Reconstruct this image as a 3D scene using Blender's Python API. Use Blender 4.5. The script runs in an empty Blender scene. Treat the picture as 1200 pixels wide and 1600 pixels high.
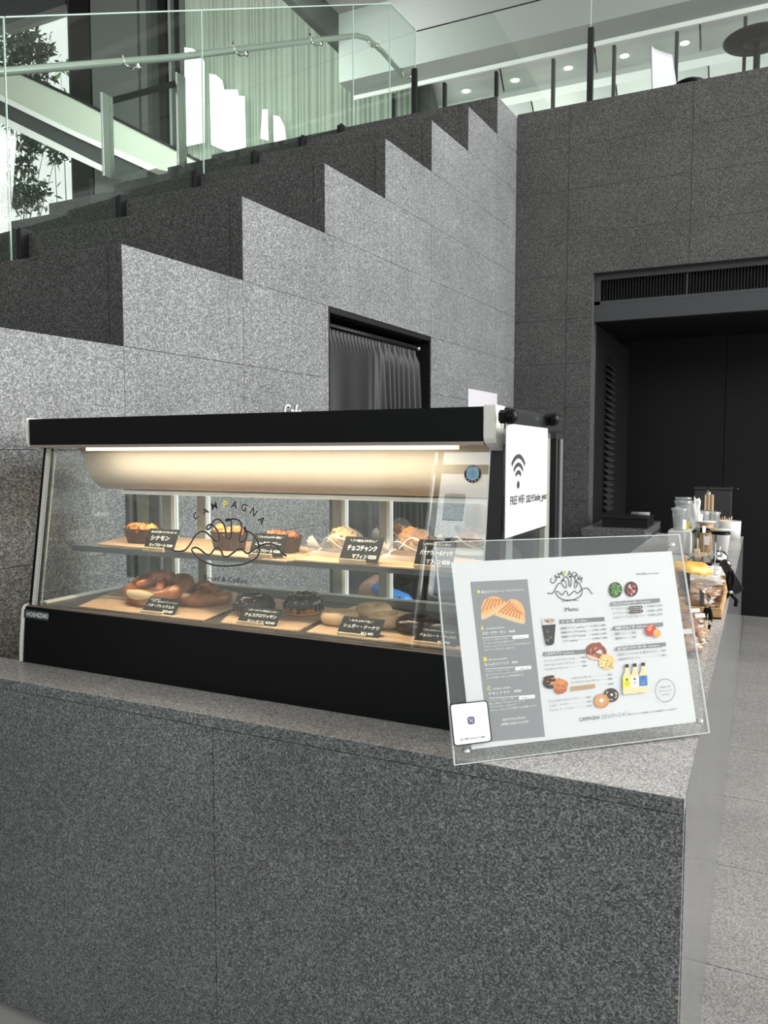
import bpy, bmesh, math, random
from mathutils import Vector, Matrix, noise
random.seed(7)
SC = bpy.context.scene
COL = SC.collection
PI = math.pi

# ---------------------------------------------------------------- camera
H = 1.55                                   # eye height above the datum, metres
FZ = -0.17                                 # floor level
F_PX = 1225.0                              # focal length in pixels of the 1200x1600 frame
PITCH = math.atan((800 - 712) / F_PX)
YAW = math.atan(590 / (F_PX / math.cos(PITCH)))
FW = Vector((-math.sin(YAW) * math.cos(PITCH), math.cos(YAW) * math.cos(PITCH), -math.sin(PITCH)))
RT = Vector((math.cos(YAW), math.sin(YAW), 0))
UP = RT.cross(FW)
EYE = Vector((0, 0, H))
cam = bpy.data.objects.new('camera', bpy.data.cameras.new('camera'))
COL.objects.link(cam)
cam.data.sensor_fit = 'VERTICAL'
cam.data.sensor_height = 24
cam.data.lens = F_PX / 1600 * 24
cam.data.clip_end = 200
cam.matrix_world = Matrix(((RT.x, UP.x, -FW.x, 0), (RT.y, UP.y, -FW.y, 0), (RT.z, UP.z, -FW.z, H), (0, 0, 0, 1)))
SC.camera = cam

# ---------------------------------------------------------------- world, lights, exposure
W = bpy.data.worlds.new('world'); SC.world = W; W.use_nodes = True
bg = W.node_tree.nodes['Background']
bg.inputs['Color'].default_value = (0.98, 1.0, 0.995, 1)
bg.inputs['Strength'].default_value = 1.05
SC.view_settings.view_transform = 'Standard'
SC.view_settings.look = 'None'
SC.view_settings.gamma = 1
SC.view_settings.use_curve_mapping = False
SC.view_settings.exposure = 0.0
SC.cycles.max_bounces = 10
SC.cycles.transparent_max_bounces = 24
SC.cycles.diffuse_bounces = 4
SC.cycles.sample_clamp_indirect = 6

def area(name, loc, target, sx, sy, power, col=(1, 1, 1)):
    l = bpy.data.lights.new(name, 'AREA'); l.shape = 'RECTANGLE'; l.size = sx; l.size_y = sy
    l.energy = power; l.color = col
    o = bpy.data.objects.new(name, l); COL.objects.link(o)
    o.location = loc
    o.rotation_euler = (Vector(target) - Vector(loc)).to_track_quat('-Z', 'Y').to_euler()
    return o
area('daylight_right', (6.5, 6.0, 4.8), (-2, 4.6, 2.4), 6.4, 5, 1550, (0.995, 1, 0.995))
area('ceiling_light', (-1.5, 3.2, 7.6), (-1.5, 3.2, 0), 4, 5, 100, (1, 0.98, 0.94))
area('upper_floor_light', (-2, 15, 7.0), (-2, 16.2, 9.0), 16, 3, 90, (0.97, 1, 0.99))
sun = bpy.data.objects.new('sun', bpy.data.lights.new('sun', 'SUN')); COL.objects.link(sun)
sun.data.energy = 30; sun.data.angle = .02; sun.data.color = (1, .97, .92)
sun.rotation_euler = Vector((.15, -.68, -.72)).to_track_quat('-Z', 'Y').to_euler()
area('atrium_fill', (-8, 8.6, 7.5), (-9, 13, 6), 7, 4, 420, (0.95, 1, 0.96))  # unseen fill added to light the curtains

# ---------------------------------------------------------------- picking points on real planes
def ray(px, py): return FW * F_PX + RT * (px - 600) - UP * (py - 800)
def at_z(px, py, z): d = ray(px, py); return EYE + d * ((z - H) / d.z)
def at_y(px, py, y): d = ray(px, py); return EYE + d * (y / d.y)
def at_x(px, py, x): d = ray(px, py); return EYE + d * (x / d.x)
def at_pl(px, py, p, n):
    d = ray(px, py); n = Vector(n); return EYE + d * ((Vector(p) - EYE).dot(n) / d.dot(n))

# ---------------------------------------------------------------- materials
def mat(name, col, rough=0.5, metal=0.0, spec=0.5, emit=None, estr=1.0, trans=0, coat=0, alpha=1):
    m = bpy.data.materials.new(name); m.use_nodes = True
    b = m.node_tree.nodes['Principled BSDF']
    b.inputs['Base Color'].default_value = (*col, 1)
    b.inputs['Roughness'].default_value = rough
    b.inputs['Metallic'].default_value = metal
    b.inputs['Specular IOR Level'].default_value = spec
    b.inputs['Transmission Weight'].default_value = trans
    b.inputs['Coat Weight'].default_value = coat
    b.inputs['Alpha'].default_value = alpha
    if emit:
        b.inputs['Emission Color'].default_value = (*emit, 1)
        b.inputs['Emission Strength'].default_value = estr
    return m

def nodes(m): return m.node_tree.nodes, m.node_tree.links, m.node_tree.nodes['Principled BSDF']

def ramp(N, stops):
    r = N.new('ShaderNodeValToRGB')
    while len(r.color_ramp.elements) < len(stops): r.color_ramp.elements.new(0.5)
    for e, (p, c) in zip(r.color_ramp.elements, stops):
        e.position = p; e.color = (*c, 1) if len(c) == 3 else c
    return r

def granite(name, dark, mid, light, scale=230, rough=0.38, bump=0.15, fleck=0.06, spec=0.5):
    """speckled stone: crystal grains of three tones, soft cloudiness, slight relief"""
    m = mat(name, mid, rough, spec=spec); N, L, B = nodes(m)
    g = N.new('ShaderNodeNewGeometry')
    v = N.new('ShaderNodeTexVoronoi'); v.inputs['Scale'].default_value = scale; v.inputs['Randomness'].default_value = 1
    w = N.new('ShaderNodeTexVoronoi'); w.inputs['Scale'].default_value = scale * 0.55
    n = N.new('ShaderNodeTexNoise'); n.inputs['Scale'].default_value = 2.2; n.inputs['Detail'].default_value = 3
    s = N.new('ShaderNodeSeparateColor'); s2 = N.new('ShaderNodeSeparateColor')
    for t in (v, w, n): L.new(g.outputs['Position'], t.inputs['Vector'])
    L.new(v.outputs['Color'], s.inputs['Color']); L.new(w.outputs['Color'], s2.inputs['Color'])
    a = N.new('ShaderNodeMath'); a.operation = 'MULTIPLY_ADD'; a.inputs[1].default_value = 0.6
    L.new(s.outputs[0], a.inputs[0])
    b = N.new('ShaderNodeMath'); b.operation = 'MULTIPLY'; b.inputs[1].default_value = 0.4
    L.new(s2.outputs[1], b.inputs[0]); L.new(b.outputs[0], a.inputs[2])
    r = ramp(N, [(0.0, dark), (0.42, mid), (0.68, tuple((p + q) / 2 for p, q in zip(mid, light))), (0.93, light)])
    L.new(a.outputs[0], r.inputs[0])
    mx = N.new('ShaderNodeMix'); mx.data_type = 'RGBA'; mx.blend_type = 'MULTIPLY'; mx.inputs[0].default_value = 1
    r2 = ramp(N, [(0.3, (0.86, 0.86, 0.86)), (0.7, (1.08, 1.08, 1.08))])
    L.new(n.outputs[0], r2.inputs[0])
    L.new(r.outputs[0], mx.inputs[6]); L.new(r2.outputs[0], mx.inputs[7])
    L.new(mx.outputs[2], B.inputs['Base Color'])
    bp = N.new('ShaderNodeBump'); bp.inputs['Strength'].default_value = bump; bp.inputs['Distance'].default_value = 0.0006
    L.new(a.outputs[0], bp.inputs['Height']); L.new(bp.outputs[0], B.inputs['Normal'])
    rr = N.new('ShaderNodeMapRange'); rr.inputs[3].default_value = rough * 0.8; rr.inputs[4].default_value = min(1, rough * 1.3)
    L.new(s.outputs[2], rr.inputs[0]); L.new(rr.outputs[0], B.inputs['Roughness'])
    return m

def noisy(name, c1, c2, scale=20, rough=0.6, bump=0.2, stretch=(1, 1, 1), detail=4, dist=0.002, lo=0.35, hi=0.65, coords='Object', **k):
    """two tone noise material with fine relief"""
    m = mat(name, c1, rough, **k); N, L, B = nodes(m)
    tc = N.new('ShaderNodeTexCoord'); mp = N.new('ShaderNodeMapping'); mp.inputs['Scale'].default_value = stretch
    n = N.new('ShaderNodeTexNoise'); n.inputs['Scale'].default_value = scale; n.inputs['Detail'].default_value = detail
    L.new(tc.outputs[coords], mp.inputs[0]); L.new(mp.outputs[0], n.inputs['Vector'])
    r = ramp(N, [(lo, c1), (hi, c2)]); L.new(n.outputs[0], r.inputs[0]); L.new(r.outputs[0], B.inputs['Base Color'])
    if bump:
        bp = N.new('ShaderNodeBump'); bp.inputs['Strength'].default_value = bump; bp.inputs['Distance'].default_value = dist
        L.new(n.outputs[0], bp.inputs['Height']); L.new(bp.outputs[0], B.inputs['Normal'])
    return m

def glass(name, tint=(1, 1, 1), refl=1.0, ior=1.45, haze=0.0, hazecol=(0.8, 0.85, 0.85)):
    """architectural pane: tinted see-through plus fresnel mirror reflection, optional film of dust"""
    m = bpy.data.materials.new(name); m.use_nodes = True; N = m.node_tree.nodes; L = m.node_tree.links
    N.clear(); o = N.new('ShaderNodeOutputMaterial')
    t = N.new('ShaderNodeBsdfTransparent'); t.inputs[0].default_value = (*tint, 1)
    g = N.new('ShaderNodeBsdfGlossy'); g.inputs['Roughness'].default_value = 0.0
    fr = N.new('ShaderNodeFresnel'); fr.inputs[0].default_value = ior
    gm = N.new('ShaderNodeNewGeometry'); mi = N.new('ShaderNodeMapRange')      # same air-to-glass reflectance on either side of the pane
    mi.inputs[3].default_value = ior; mi.inputs[4].default_value = 1 / ior
    L.new(gm.outputs['Backfacing'], mi.inputs[0]); L.new(mi.outputs[0], fr.inputs[0])
    mu = N.new('ShaderNodeMath'); mu.operation = 'MULTIPLY'; mu.inputs[1].default_value = refl; mu.use_clamp = True
    L.new(fr.outputs[0], mu.inputs[0])
    mx = N.new('ShaderNodeMixShader'); L.new(mu.outputs[0], mx.inputs[0])
    src = t.outputs[0]
    if haze:
        d = N.new('ShaderNodeBsdfDiffuse'); d.inputs[0].default_value = (*hazecol, 1)
        h = N.new('ShaderNodeMixShader'); h.inputs[0].default_value = haze
        L.new(t.outputs[0], h.inputs[1]); L.new(d.outputs[0], h.inputs[2]); src = h.outputs[0]
    L.new(src, mx.inputs[1]); L.new(g.outputs[0], mx.inputs[2]); L.new(mx.outputs[0], o.inputs[0])
    return m

M = {}
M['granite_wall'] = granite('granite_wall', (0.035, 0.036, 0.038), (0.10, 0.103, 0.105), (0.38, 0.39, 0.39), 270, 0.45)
M['granite_shaded'] = granite('granite_shaded', (0.013, 0.013, 0.013), (0.034, 0.034, 0.033), (0.17, 0.17, 0.165), 290, 0.55, spec=.35)  # same stone as the wall, shade of risers and back wall put into colour
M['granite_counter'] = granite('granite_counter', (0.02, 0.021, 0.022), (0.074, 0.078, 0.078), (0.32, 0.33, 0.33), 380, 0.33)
M['granite_top_glare'] = granite('granite_top_glare', (0.09, 0.085, 0.08), (0.29, 0.28, 0.27), (0.66, 0.64, 0.62), 400, 0.3)  # same dark stone as the counter, glare put into a paler colour
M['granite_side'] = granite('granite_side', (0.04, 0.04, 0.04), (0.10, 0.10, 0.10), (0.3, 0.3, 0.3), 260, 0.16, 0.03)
M['granite_floor'] = granite('granite_floor', (0.10, 0.097, 0.09), (0.24, 0.232, 0.22), (0.46, 0.45, 0.43), 330, 0.3, 0.05)
M['joint'] = mat('joint', (0.03, 0.03, 0.03), 0.8)
M['joint_light'] = mat('joint_light', (0.45, 0.44, 0.42), 0.8)
M['black_panel'] = mat('black_panel', (0.004, 0.004, 0.004), 0.55, spec=.25)
M['black_metal'] = mat('black_metal', (0.009, 0.009, 0.010), 0.45, spec=.3)
M['dark_grey_metal'] = mat('dark_grey_metal', (0.028, 0.030, 0.033), 0.5)
M['steel'] = mat('steel', (0.62, 0.63, 0.62), 0.28, 1)
M['steel_bright'] = mat('steel_bright', (0.8, 0.8, 0.78), 0.15, 1)
M['white_plastic'] = mat('white_plastic', (0.72, 0.70, 0.65), 0.4)
M['black_gloss'] = mat('black_gloss', (0.0035, 0.004, 0.004), 0.4, spec=0.12)
M['pane_green'] = glass('pane_green', (0.915, 0.965, 0.93))
M['pane_pale'] = glass('pane_pale', (0.95, 0.98, 0.96), refl=.5)
M['pane_edge'] = mat('pane_edge', (0.45, 0.6, 0.52), 0.2)
M['pane_clear'] = glass('pane_clear', (0.985, 0.992, 0.988), refl=1.0, haze=0.008)
M['pane_case'] = glass('pane_case', (0.97, 0.985, 0.975), refl=2.0, haze=0.012)
M['acrylic'] = glass('acrylic', (0.985, 0.99, 0.99), refl=1.0, haze=0.01)
M['acrylic_edge'] = mat('acrylic_edge', (0.6, 0.63, 0.62), 0.1, spec=0.7)
M['ceiling_grey'] = mat('ceiling_grey', (0.25, 0.24, 0.225), 0.7)
M['ceiling_soffit'] = mat('ceiling_soffit', (0.33, 0.35, 0.335), 0.6)
M['ceiling_white'] = mat('ceiling_white', (0.80, 0.82, 0.81), 0.6)
M['white_wall'] = mat('white_wall', (0.8, 0.82, 0.8), 0.7)
M['lamp_glow'] = mat('lamp_glow', (1, 1, 0.9), 0.5, emit=(1, 0.93, 0.78), estr=6)
M['sky_reflection'] = mat('sky_reflection', (1, 1, 1), 0.5, emit=(0.9, 1, 0.98), estr=1.15)  # emission standing in for bright sky mirrored in the balustrade glass
M['curtain_green'] = mat('curtain_green', (0.34, 0.38, 0.32), 0.8)
M['dark_wall'] = mat('dark_wall', (0.045, 0.05, 0.048), 0.7)
M['grey_wall'] = mat('grey_wall', (0.12, 0.13, 0.125), 0.7)
M['rail_green'] = mat('rail_green', (0.40, 0.43, 0.40), 0.3, 0.4)
M['stringer_white'] = mat('stringer_white', (0.75, 0.75, 0.72), 0.5)
M['escalator_glass'] = mat('escalator_glass', (0.46, 0.50, 0.42), 0.3)
M['leaf_dark'] = mat('leaf_dark', (0.02, 0.045, 0.02), 0.6)
M['leaf_green'] = mat('leaf_green', (0.12, 0.24, 0.09), 0.6)
M['bark'] = mat('bark', (0.06, 0.05, 0.045), 0.8)
M['facade'] = mat('facade', (0.50, 0.54, 0.57), 0.7)
M['facade_white'] = mat('facade_white', (0.72, 0.74, 0.75), 0.6)
M['facade_window'] = mat('facade_window', (0.16, 0.20, 0.23), 0.3)
M['fabric_black'] = mat('fabric_black', (0.009, 0.009, 0.01), 0.55, spec=0.4)
M['paper'] = mat('paper', (0.78, 0.78, 0.775), 0.6)
M['ink'] = mat('ink', (0.012, 0.012, 0.012), 0.6)

# ---------------------------------------------------------------- mesh helpers
class MB:
    """collects shapes (verts, faces, material slots) and links them as ONE mesh object"""
    def __init__(s): s.v = []; s.f = []; s.mi = []; s.mats = []; s.sm = []
    def slot(s, m):
        if m is None: return -1
        if m not in s.mats: s.mats.append(m)
        return s.mats.index(m)
    def add(s, vs, fs, m=None, smooth=False):
        o = len(s.v); k = s.slot(m)
        s.v += [Vector(p) for p in vs]
        for f in fs: s.f.append([i + o for i in f]); s.mi.append(k); s.sm.append(smooth)
        return s
    def box(s, a, b, m=None, xf=None):
        x0, y0, z0 = (min(p, q) for p, q in zip(a, b)); x1, y1, z1 = (max(p, q) for p, q in zip(a, b))
        vs = [(x0,y0,z0),(x1,y0,z0),(x1,y1,z0),(x0,y1,z0),(x0,y0,z1),(x1,y0,z1),(x1,y1,z1),(x0,y1,z1)]
        if xf: vs = [xf @ Vector(p) for p in vs]
        return s.add(vs, [(0,3,2,1),(4,5,6,7),(0,1,5,4),(1,2,6,5),(2,3,7,6),(3,0,4,7)], m)
    def hexa(s, bot, top, m=None):
        """bot, top: loops of equal length"""
        n = len(bot)
        return s.add(list(bot) + list(top), [tuple(reversed(range(n))), tuple(range(n, 2 * n))] +
                     [(i, (i + 1) % n, n + (i + 1) % n, n + i) for i in range(n)], m)
    def extr(s, loop, vec, m=None):
        loop = [Vector(p) for p in loop]; vec = Vector(vec)
        return s.hexa(loop, [p + vec for p in loop], m)
    def tube(s, pts, r, m=None, n=10, closed=False, caps=True, flat=1.0, smooth=True):
        pts = [Vector(p) for p in pts]; N_ = len(pts); rings = []
        rs = r if isinstance(r, (list, tuple)) else [r] * N_
        ref = None
        for i, p in enumerate(pts):
            a = pts[(i - 1) % N_] if (closed or i > 0) else p
            b = pts[(i + 1) % N_] if (closed or i < N_ - 1) else p
            t = (b - a).normalized()
            if ref is None:
                ref = Vector((0, 0, 1)) if abs(t.z) < 0.9 else Vector((1, 0, 0))
            u = (ref - t * ref.dot(t)).normalized(); w = t.cross(u); ref = u
            rings.append([p + (u * math.cos(2*PI*k/n) * flat + w * math.sin(2*PI*k/n)) * rs[i] for k in range(n)])
        vs = [q for g in rings for q in g]; fs = []
        for i in range(N_ if closed else N_ - 1):
            j = (i + 1) % N_
            for k in range(n): fs.append((i*n+k, i*n+(k+1)%n, j*n+(k+1)%n, j*n+k))
        if not closed and caps: fs += [tuple(reversed(range(n))), tuple(range((N_-1)*n, N_*n))]
        return s.add(vs, fs, m, smooth)
    def lathe(s, prof, m=None, n=24, c=(0, 0, 0), smooth=True, xf=None, wav=None):
        """prof: list of (r, z)"""
        vs = []
        for (r, z) in prof:
            for k in range(n):
                a = 2*PI*k/n; rr = r * (wav(a, z) if wav else 1)
                vs.append(Vector((c[0] + rr*math.cos(a), c[1] + rr*math.sin(a), c[2] + z)))
        if xf: vs = [xf @ p for p in vs]
        fs = [(i*n+k, i*n+(k+1)%n, (i+1)*n+(k+1)%n, (i+1)*n+k) for i in range(len(prof)-1) for k in range(n)]
        if prof[0][0] > 1e-5: fs.append(tuple(reversed(range(n))))
        if prof[-1][0] > 1e-5: fs.append(tuple(range((len(prof)-1)*n, len(prof)*n)))
        return s.add(vs, fs, m, smooth)
    def blob(s, c, r, m=None, nu=16, nv=10, amp=0.0, fr=8, seed=0, xf=None):
        """ellipsoid with noise"""
        vs = []; fs = []
        for i in range(nv + 1):
            th = PI * i / nv
            for k in range(nu):
                a = 2*PI*k/nu
                d = Vector((math.sin(th)*math.cos(a), math.sin(th)*math.sin(a), math.cos(th)))
                q = 1 + amp * noise.noise(d * fr * 0.3 + Vector((seed, seed * 1.7, 0)))
                p = Vector((c[0] + r[0]*d.x*q, c[1] + r[1]*d.y*q, c[2] + r[2]*d.z*q))
                vs.append(xf @ p if xf else p)
        for i in range(nv):
            for k in range(nu): fs.append((i*nu+k, (i+1)*nu+k, (i+1)*nu+(k+1)%nu, i*nu+(k+1)%nu))
        return s.add(vs, fs, m, True)
    def sheet(s, fn, nu, nv, m=None, thick=0.0, smooth=True):
        vs = [Vector(fn(i/nu, j/nv)) for j in range(nv+1) for i in range(nu+1)]
        fs = [(j*(nu+1)+i, j*(nu+1)+i+1, (j+1)*(nu+1)+i+1, (j+1)*(nu+1)+i) for j in range(nv) for i in range(nu)]
        return s.add(vs, fs, m, smooth)
    def build(s, name, m=None, parent=None, loc=None, bevel=0, seg=2, solid=0, rot=None):
        """verts are in world space; loc sets the origin (ignored when parented to an unrotated root)"""
        me = bpy.data.meshes.new(name)
        org = Vector(loc) if loc is not None else Vector((0, 0, 0))
        if parent is not None and loc is None:
            org = wloc(parent)
        me.from_pydata([tuple(p - org) for p in s.v], [], s.f)
        if m is not None and None not in [m]:
            me.materials.append(m)
            for mm in s.mats: me.materials.append(mm)
            hasdef = True
        else:
            for mm in s.mats: me.materials.append(mm)
        sh = 1 if m is not None else 0
        me.polygons.foreach_set('material_index', [max(0, k + sh) for k in s.mi])
        me.polygons.foreach_set('use_smooth', s.sm)
        me.validate(); me.update()
        o = bpy.data.objects.new(name, me); COL.objects.link(o)
        if parent is not None:
            o.parent = parent; o.location = org - wloc(parent)
        else: o.location = org
        if bevel:
            b = o.modifiers.new('bevel', 'BEVEL'); b.width = bevel; b.segments = seg; b.limit_method = 'ANGLE'; b.angle_limit = 0.6
        if solid:
            b = o.modifiers.new('solid', 'SOLIDIFY'); b.thickness = solid; b.offset = 0
        return o

def wloc(o):
    l = Vector(o.location)
    while o.parent: o = o.parent; l += o.location
    return l

def root(name, loc, label, cat, group=None):
    o = bpy.data.objects.new(name, None); COL.objects.link(o); o.location = loc; o.empty_display_size = 0.05
    o['label'] = label; o['category'] = cat
    if group: o['group'] = group
    return o
def tag(o, label, cat=None, group=None):
    o['label'] = label
    if cat: o['category'] = cat
    if group: o['group'] = group
    return o
def struct(o): o['kind'] = 'structure'; return o
def sroot(name, loc=(0, 0, 0)):
    o = bpy.data.objects.new(name, None); COL.objects.link(o); o.location = loc; o['kind'] = 'structure'; return o
def kids(o): return [c for c in bpy.data.objects if c.parent == o]
def clone(src, loc=None, rotz=None, label=None, scale=None):
    def cp(o, par):
        c = o.copy(); COL.objects.link(c)
        if par is not None: c.parent = par
        for k in kids_map.get(o.name, []): cp(k, c)
        return c
    kids_map = {}
    for c in bpy.data.objects:
        if c.parent: kids_map.setdefault(c.parent.name, []).append(c)
    r = cp(src, None)
    if loc is not None: r.location = loc
    if rotz is not None: r.rotation_euler[2] = rotz
    if label: r['label'] = label
    if scale: r.scale = (scale,) * 3
    return r

_txt = {}
def text_mesh(body, size=1.0, res=2, extrude=0.0, align='LEFT', bold=0.0):
    """verts, faces of a line of lettering in the XY plane, baseline at y=0"""
    key = (body, res, align, bold)
    if key not in _txt:
        c = bpy.data.curves.new('t', 'FONT'); c.body = body; c.size = 1; c.resolution_u = res; c.align_x = align
        c.offset = bold
        o = bpy.data.objects.new('t', c); COL.objects.link(o)
        dg = bpy.context.evaluated_depsgraph_get(); dg.update()
        me = bpy.data.meshes.new_from_object(o.evaluated_get(dg))
        _txt[key] = ([v.co.copy() for v in me.vertices], [tuple(p.vertices) for p in me.polygons])
        bpy.data.objects.remove(o); bpy.data.curves.remove(c); bpy.data.meshes.remove(me)
    vs, fs = _txt[key]
    return [v * size for v in vs], fs
def put_text(mb, body, org, ux, uy, size, m, align='LEFT', bold=0.0, lift=0.0, squeeze=1.0, shear=0.0, fit=None):
    """lettering on a plane: org point, ux reading direction, uy up direction"""
    vs, fs = text_mesh(body, size, 2, align=align, bold=bold)
    if fit and vs:
        w = max(v.x for v in vs) - min(v.x for v in vs)
        squeeze = fit / w
    ux = Vector(ux).normalized(); uy = Vector(uy).normalized(); n = ux.cross(uy) * lift; org = Vector(org)
    mb.add([org + ux * (v.x * squeeze + v.y * shear) + uy * v.y + n for v in vs], fs, m)
# ================================================================ the stepped stone seating (stair wall side on)
A = 0.064                                          # the stepped wall runs slightly askew from the counter
WC = Vector((-2.07, 7.1, 0)); WD = Vector((math.sin(A), math.cos(A), 0)); WN = Vector((math.cos(A), -math.sin(A), 0))
def wx(y, off=0.0): return WC.x + (y - WC.y) * math.tan(A) - off / math.cos(A)      # x of the wall face at y
def at_w(px, py, off=0.0): return at_pl(px, py, WC - WN * off, WN)
RY = [0.95, 1.70, 2.467, 3.229, 3.955, 4.656, 5.330, 5.980, 6.595]     # riser planes
TZ = [1.17, 1.585, 1.997, 2.408, 2.81, 3.195, 3.57, 3.925, 4.265, 4.58]    # TZ[k+1] is the tread above riser k
steps = root('stone_seating_steps', (wx(4), 4, 0), 'dark grey granite stepped seating rising behind the display case', 'steps')
# core, treads and riser slabs
# (the core keeps clear of the curtained doorway: it is cut into pieces below)
core = MB()
def core_piece(ya, yb, za, zb, depth0=0.04, depth1=3.0):
    core.hexa([(wx(ya, depth1), ya, za), (wx(ya, depth0), ya, za), (wx(yb, depth0), yb, za), (wx(yb, depth1), yb, za)],
              [(wx(ya, depth1), ya, zb), (wx(ya, depth0), ya, zb), (wx(yb, depth0), yb, zb), (wx(yb, depth1), yb, zb)])
DOOR = (3.985, 5.335, 2.395)
for k in range(len(RY)):
    y0 = RY[k] + .03; y1 = (RY[k+1] if k + 1 < len(RY) else 7.1) + .03
    z = TZ[k+1] - .03
    a, b = max(y0, DOOR[0]), min(y1, DOOR[1])
    if a < b:
        if y0 < a: core_piece(y0, a, FZ, z)
        core_piece(a, b, DOOR[2] + .02, z)
        core_piece(a, b, FZ, DOOR[2] + .02, depth0=0.6)
        if b < y1: core_piece(b, y1, FZ, z)
    else: core_piece(y0, y1, FZ, z)
core.build('core', M['joint'], steps)
for k in range(1, len(RY)):
    y0 = RY[k]; zt = TZ[k+1]; zb = TZ[k]
    y1 = RY[k+1] if k + 1 < len(RY) else 8.05
    # riser: a long slab toned dark for shade, split in stones about 1.2 m long, with a narrow end stone at the corner
    cuts = [0.0, 0.075, 1.5, 2.2, 3.0]
    for i in range(4):
        xa = wx(y0, 0.0) - cuts[i] - (0.0015 if i else 0.0); xb = wx(y0) - cuts[i+1] + 0.0015
        MB().box((xb, y0, zb - .03), (xa, y0 + .03, zt - (.0 if i else .0)), None).build('riser_slab', M['granite_shaded'], steps, bevel=.0015, seg=1)
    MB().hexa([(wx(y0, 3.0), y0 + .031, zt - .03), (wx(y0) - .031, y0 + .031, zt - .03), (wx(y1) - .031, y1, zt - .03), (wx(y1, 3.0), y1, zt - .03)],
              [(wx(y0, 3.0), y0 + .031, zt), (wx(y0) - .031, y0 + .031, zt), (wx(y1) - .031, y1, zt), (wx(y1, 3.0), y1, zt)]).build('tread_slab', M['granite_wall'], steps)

# facing stones of the stepped side wall
wl = sroot('wall_left', (wx(4), 4, 0))
LEV = [FZ, 0.32, 0.74, 1.152, 1.572] + TZ[2:]
g = 0.0012
def facing(ya, yb, za, zb):
    t = .03
    MB().hexa([(wx(ya+g, t), ya+g, za+g), (wx(ya+g), ya+g, za+g), (wx(yb-g), yb-g, za+g), (wx(yb-g, t), yb-g, za+g)],
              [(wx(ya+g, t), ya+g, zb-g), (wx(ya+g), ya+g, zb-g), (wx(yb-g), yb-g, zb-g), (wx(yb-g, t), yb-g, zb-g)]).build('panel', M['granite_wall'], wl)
for k in range(len(RY)):
    y0 = RY[k] + (0.0 if k else 0); y1 = RY[k+1] if k + 1 < len(RY) else 7.1
    for j in range(len(LEV) - 1):
        za, zb = LEV[j], LEV[j+1]
        if za >= TZ[k+1] - 0.01: break
        if zb > TZ[k+1] + .001: zb = TZ[k+1]
        if y0 >= DOOR[0] - .05 and y1 <= DOOR[1] + .05 and zb <= DOOR[2] + .05: continue
        ya = y0 + (.0005 if zb > TZ[k] + .01 else 0)
        facing(ya, y1, za, zb)
# wall lining of the doorway
dl = MB()
ya, yb, zd = DOOR
for (y0, y1, z0, z1) in ((3.957, ya, FZ, 2.408), ):
    dl.hexa([(wx(y0, .03), y0, z0), (wx(y0), y0, z0), (wx(y1), y1, z0), (wx(y1, .03), y1, z0)],
            [(wx(y0, .03), y0, z1), (wx(y0), y0, z1), (wx(y1), y1, z1), (wx(y1, .03), y1, z1)])
dl.build('panel', M['granite_wall'], wl)
d1 = sroot('door_1', (wx(4.66), 4.66, 0))
fr = MB()
def wbox(mb, ya, yb, za, zb, o0, o1, m=None):
    mb.hexa([(wx(ya, o1), ya, za), (wx(ya, o0), ya, za), (wx(yb, o0), yb, za), (wx(yb, o1), yb, za)],
            [(wx(ya, o1), ya, zb), (wx(ya, o0), ya, zb), (wx(yb, o0), yb, zb), (wx(yb, o1), yb, zb)], m)
wbox(fr, ya - .005, ya + .02, FZ, zd, .002, .6); wbox(fr, yb - .02, yb + .005, FZ, zd, .002, .6)
wbox(fr, ya, yb, zd - .02, zd + .01, .002, .6); wbox(fr, ya, yb, FZ, zd, .57, .6)
fr.build('door_frame', M['black_panel'], d1)

# curtain on a rod in the doorway
ct = root('doorway_curtain', (wx(4.66, .1), 4.66, 0), 'black curtain gathered on a rod in the doorway of the granite wall', 'curtain')
MB().tube([(wx(ya, .09), ya + .02, 2.325), (wx(yb, .09), yb - .02, 2.325)], .012, None, 10).build('rod', M['black_metal'], ct)
for yy in (ya + .03, yb - .03):
    MB().blob((wx(yy, .09), yy, 2.325), (.02, .02, .02), None, 10, 6).build('rod_bracket', M['steel'], ct)
def curt(u, v):
    y = ya + .03 + (yb - ya - .05) * u
    z = 2.345 - v * 2.45
    gath = max(0.0, min(1.0, (u - .42) / .2))
    amp = (.004 + .02 * gath) * min(1, .35 + v * 3) + .012 * v
    off = .09 + amp * math.sin(u * 105 + 1.5 * math.sin(u * 9)) * gath + .012 * math.sin(u * 30) * (1 - gath) * min(1, v * 2) + .02 * math.sin(u * 17 + 1) * min(1, v * 1.5)
    if v < .045: off = .09 + (.016 if v < .03 else .003) + .004 * math.sin(u * 190)
    y += .05 * v * (1 - u) * 1.6
    return Vector((wx(y, off), y, z))
MB().sheet(curt, 220, 40).build('cloth', M['fabric_black'], ct)

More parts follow.
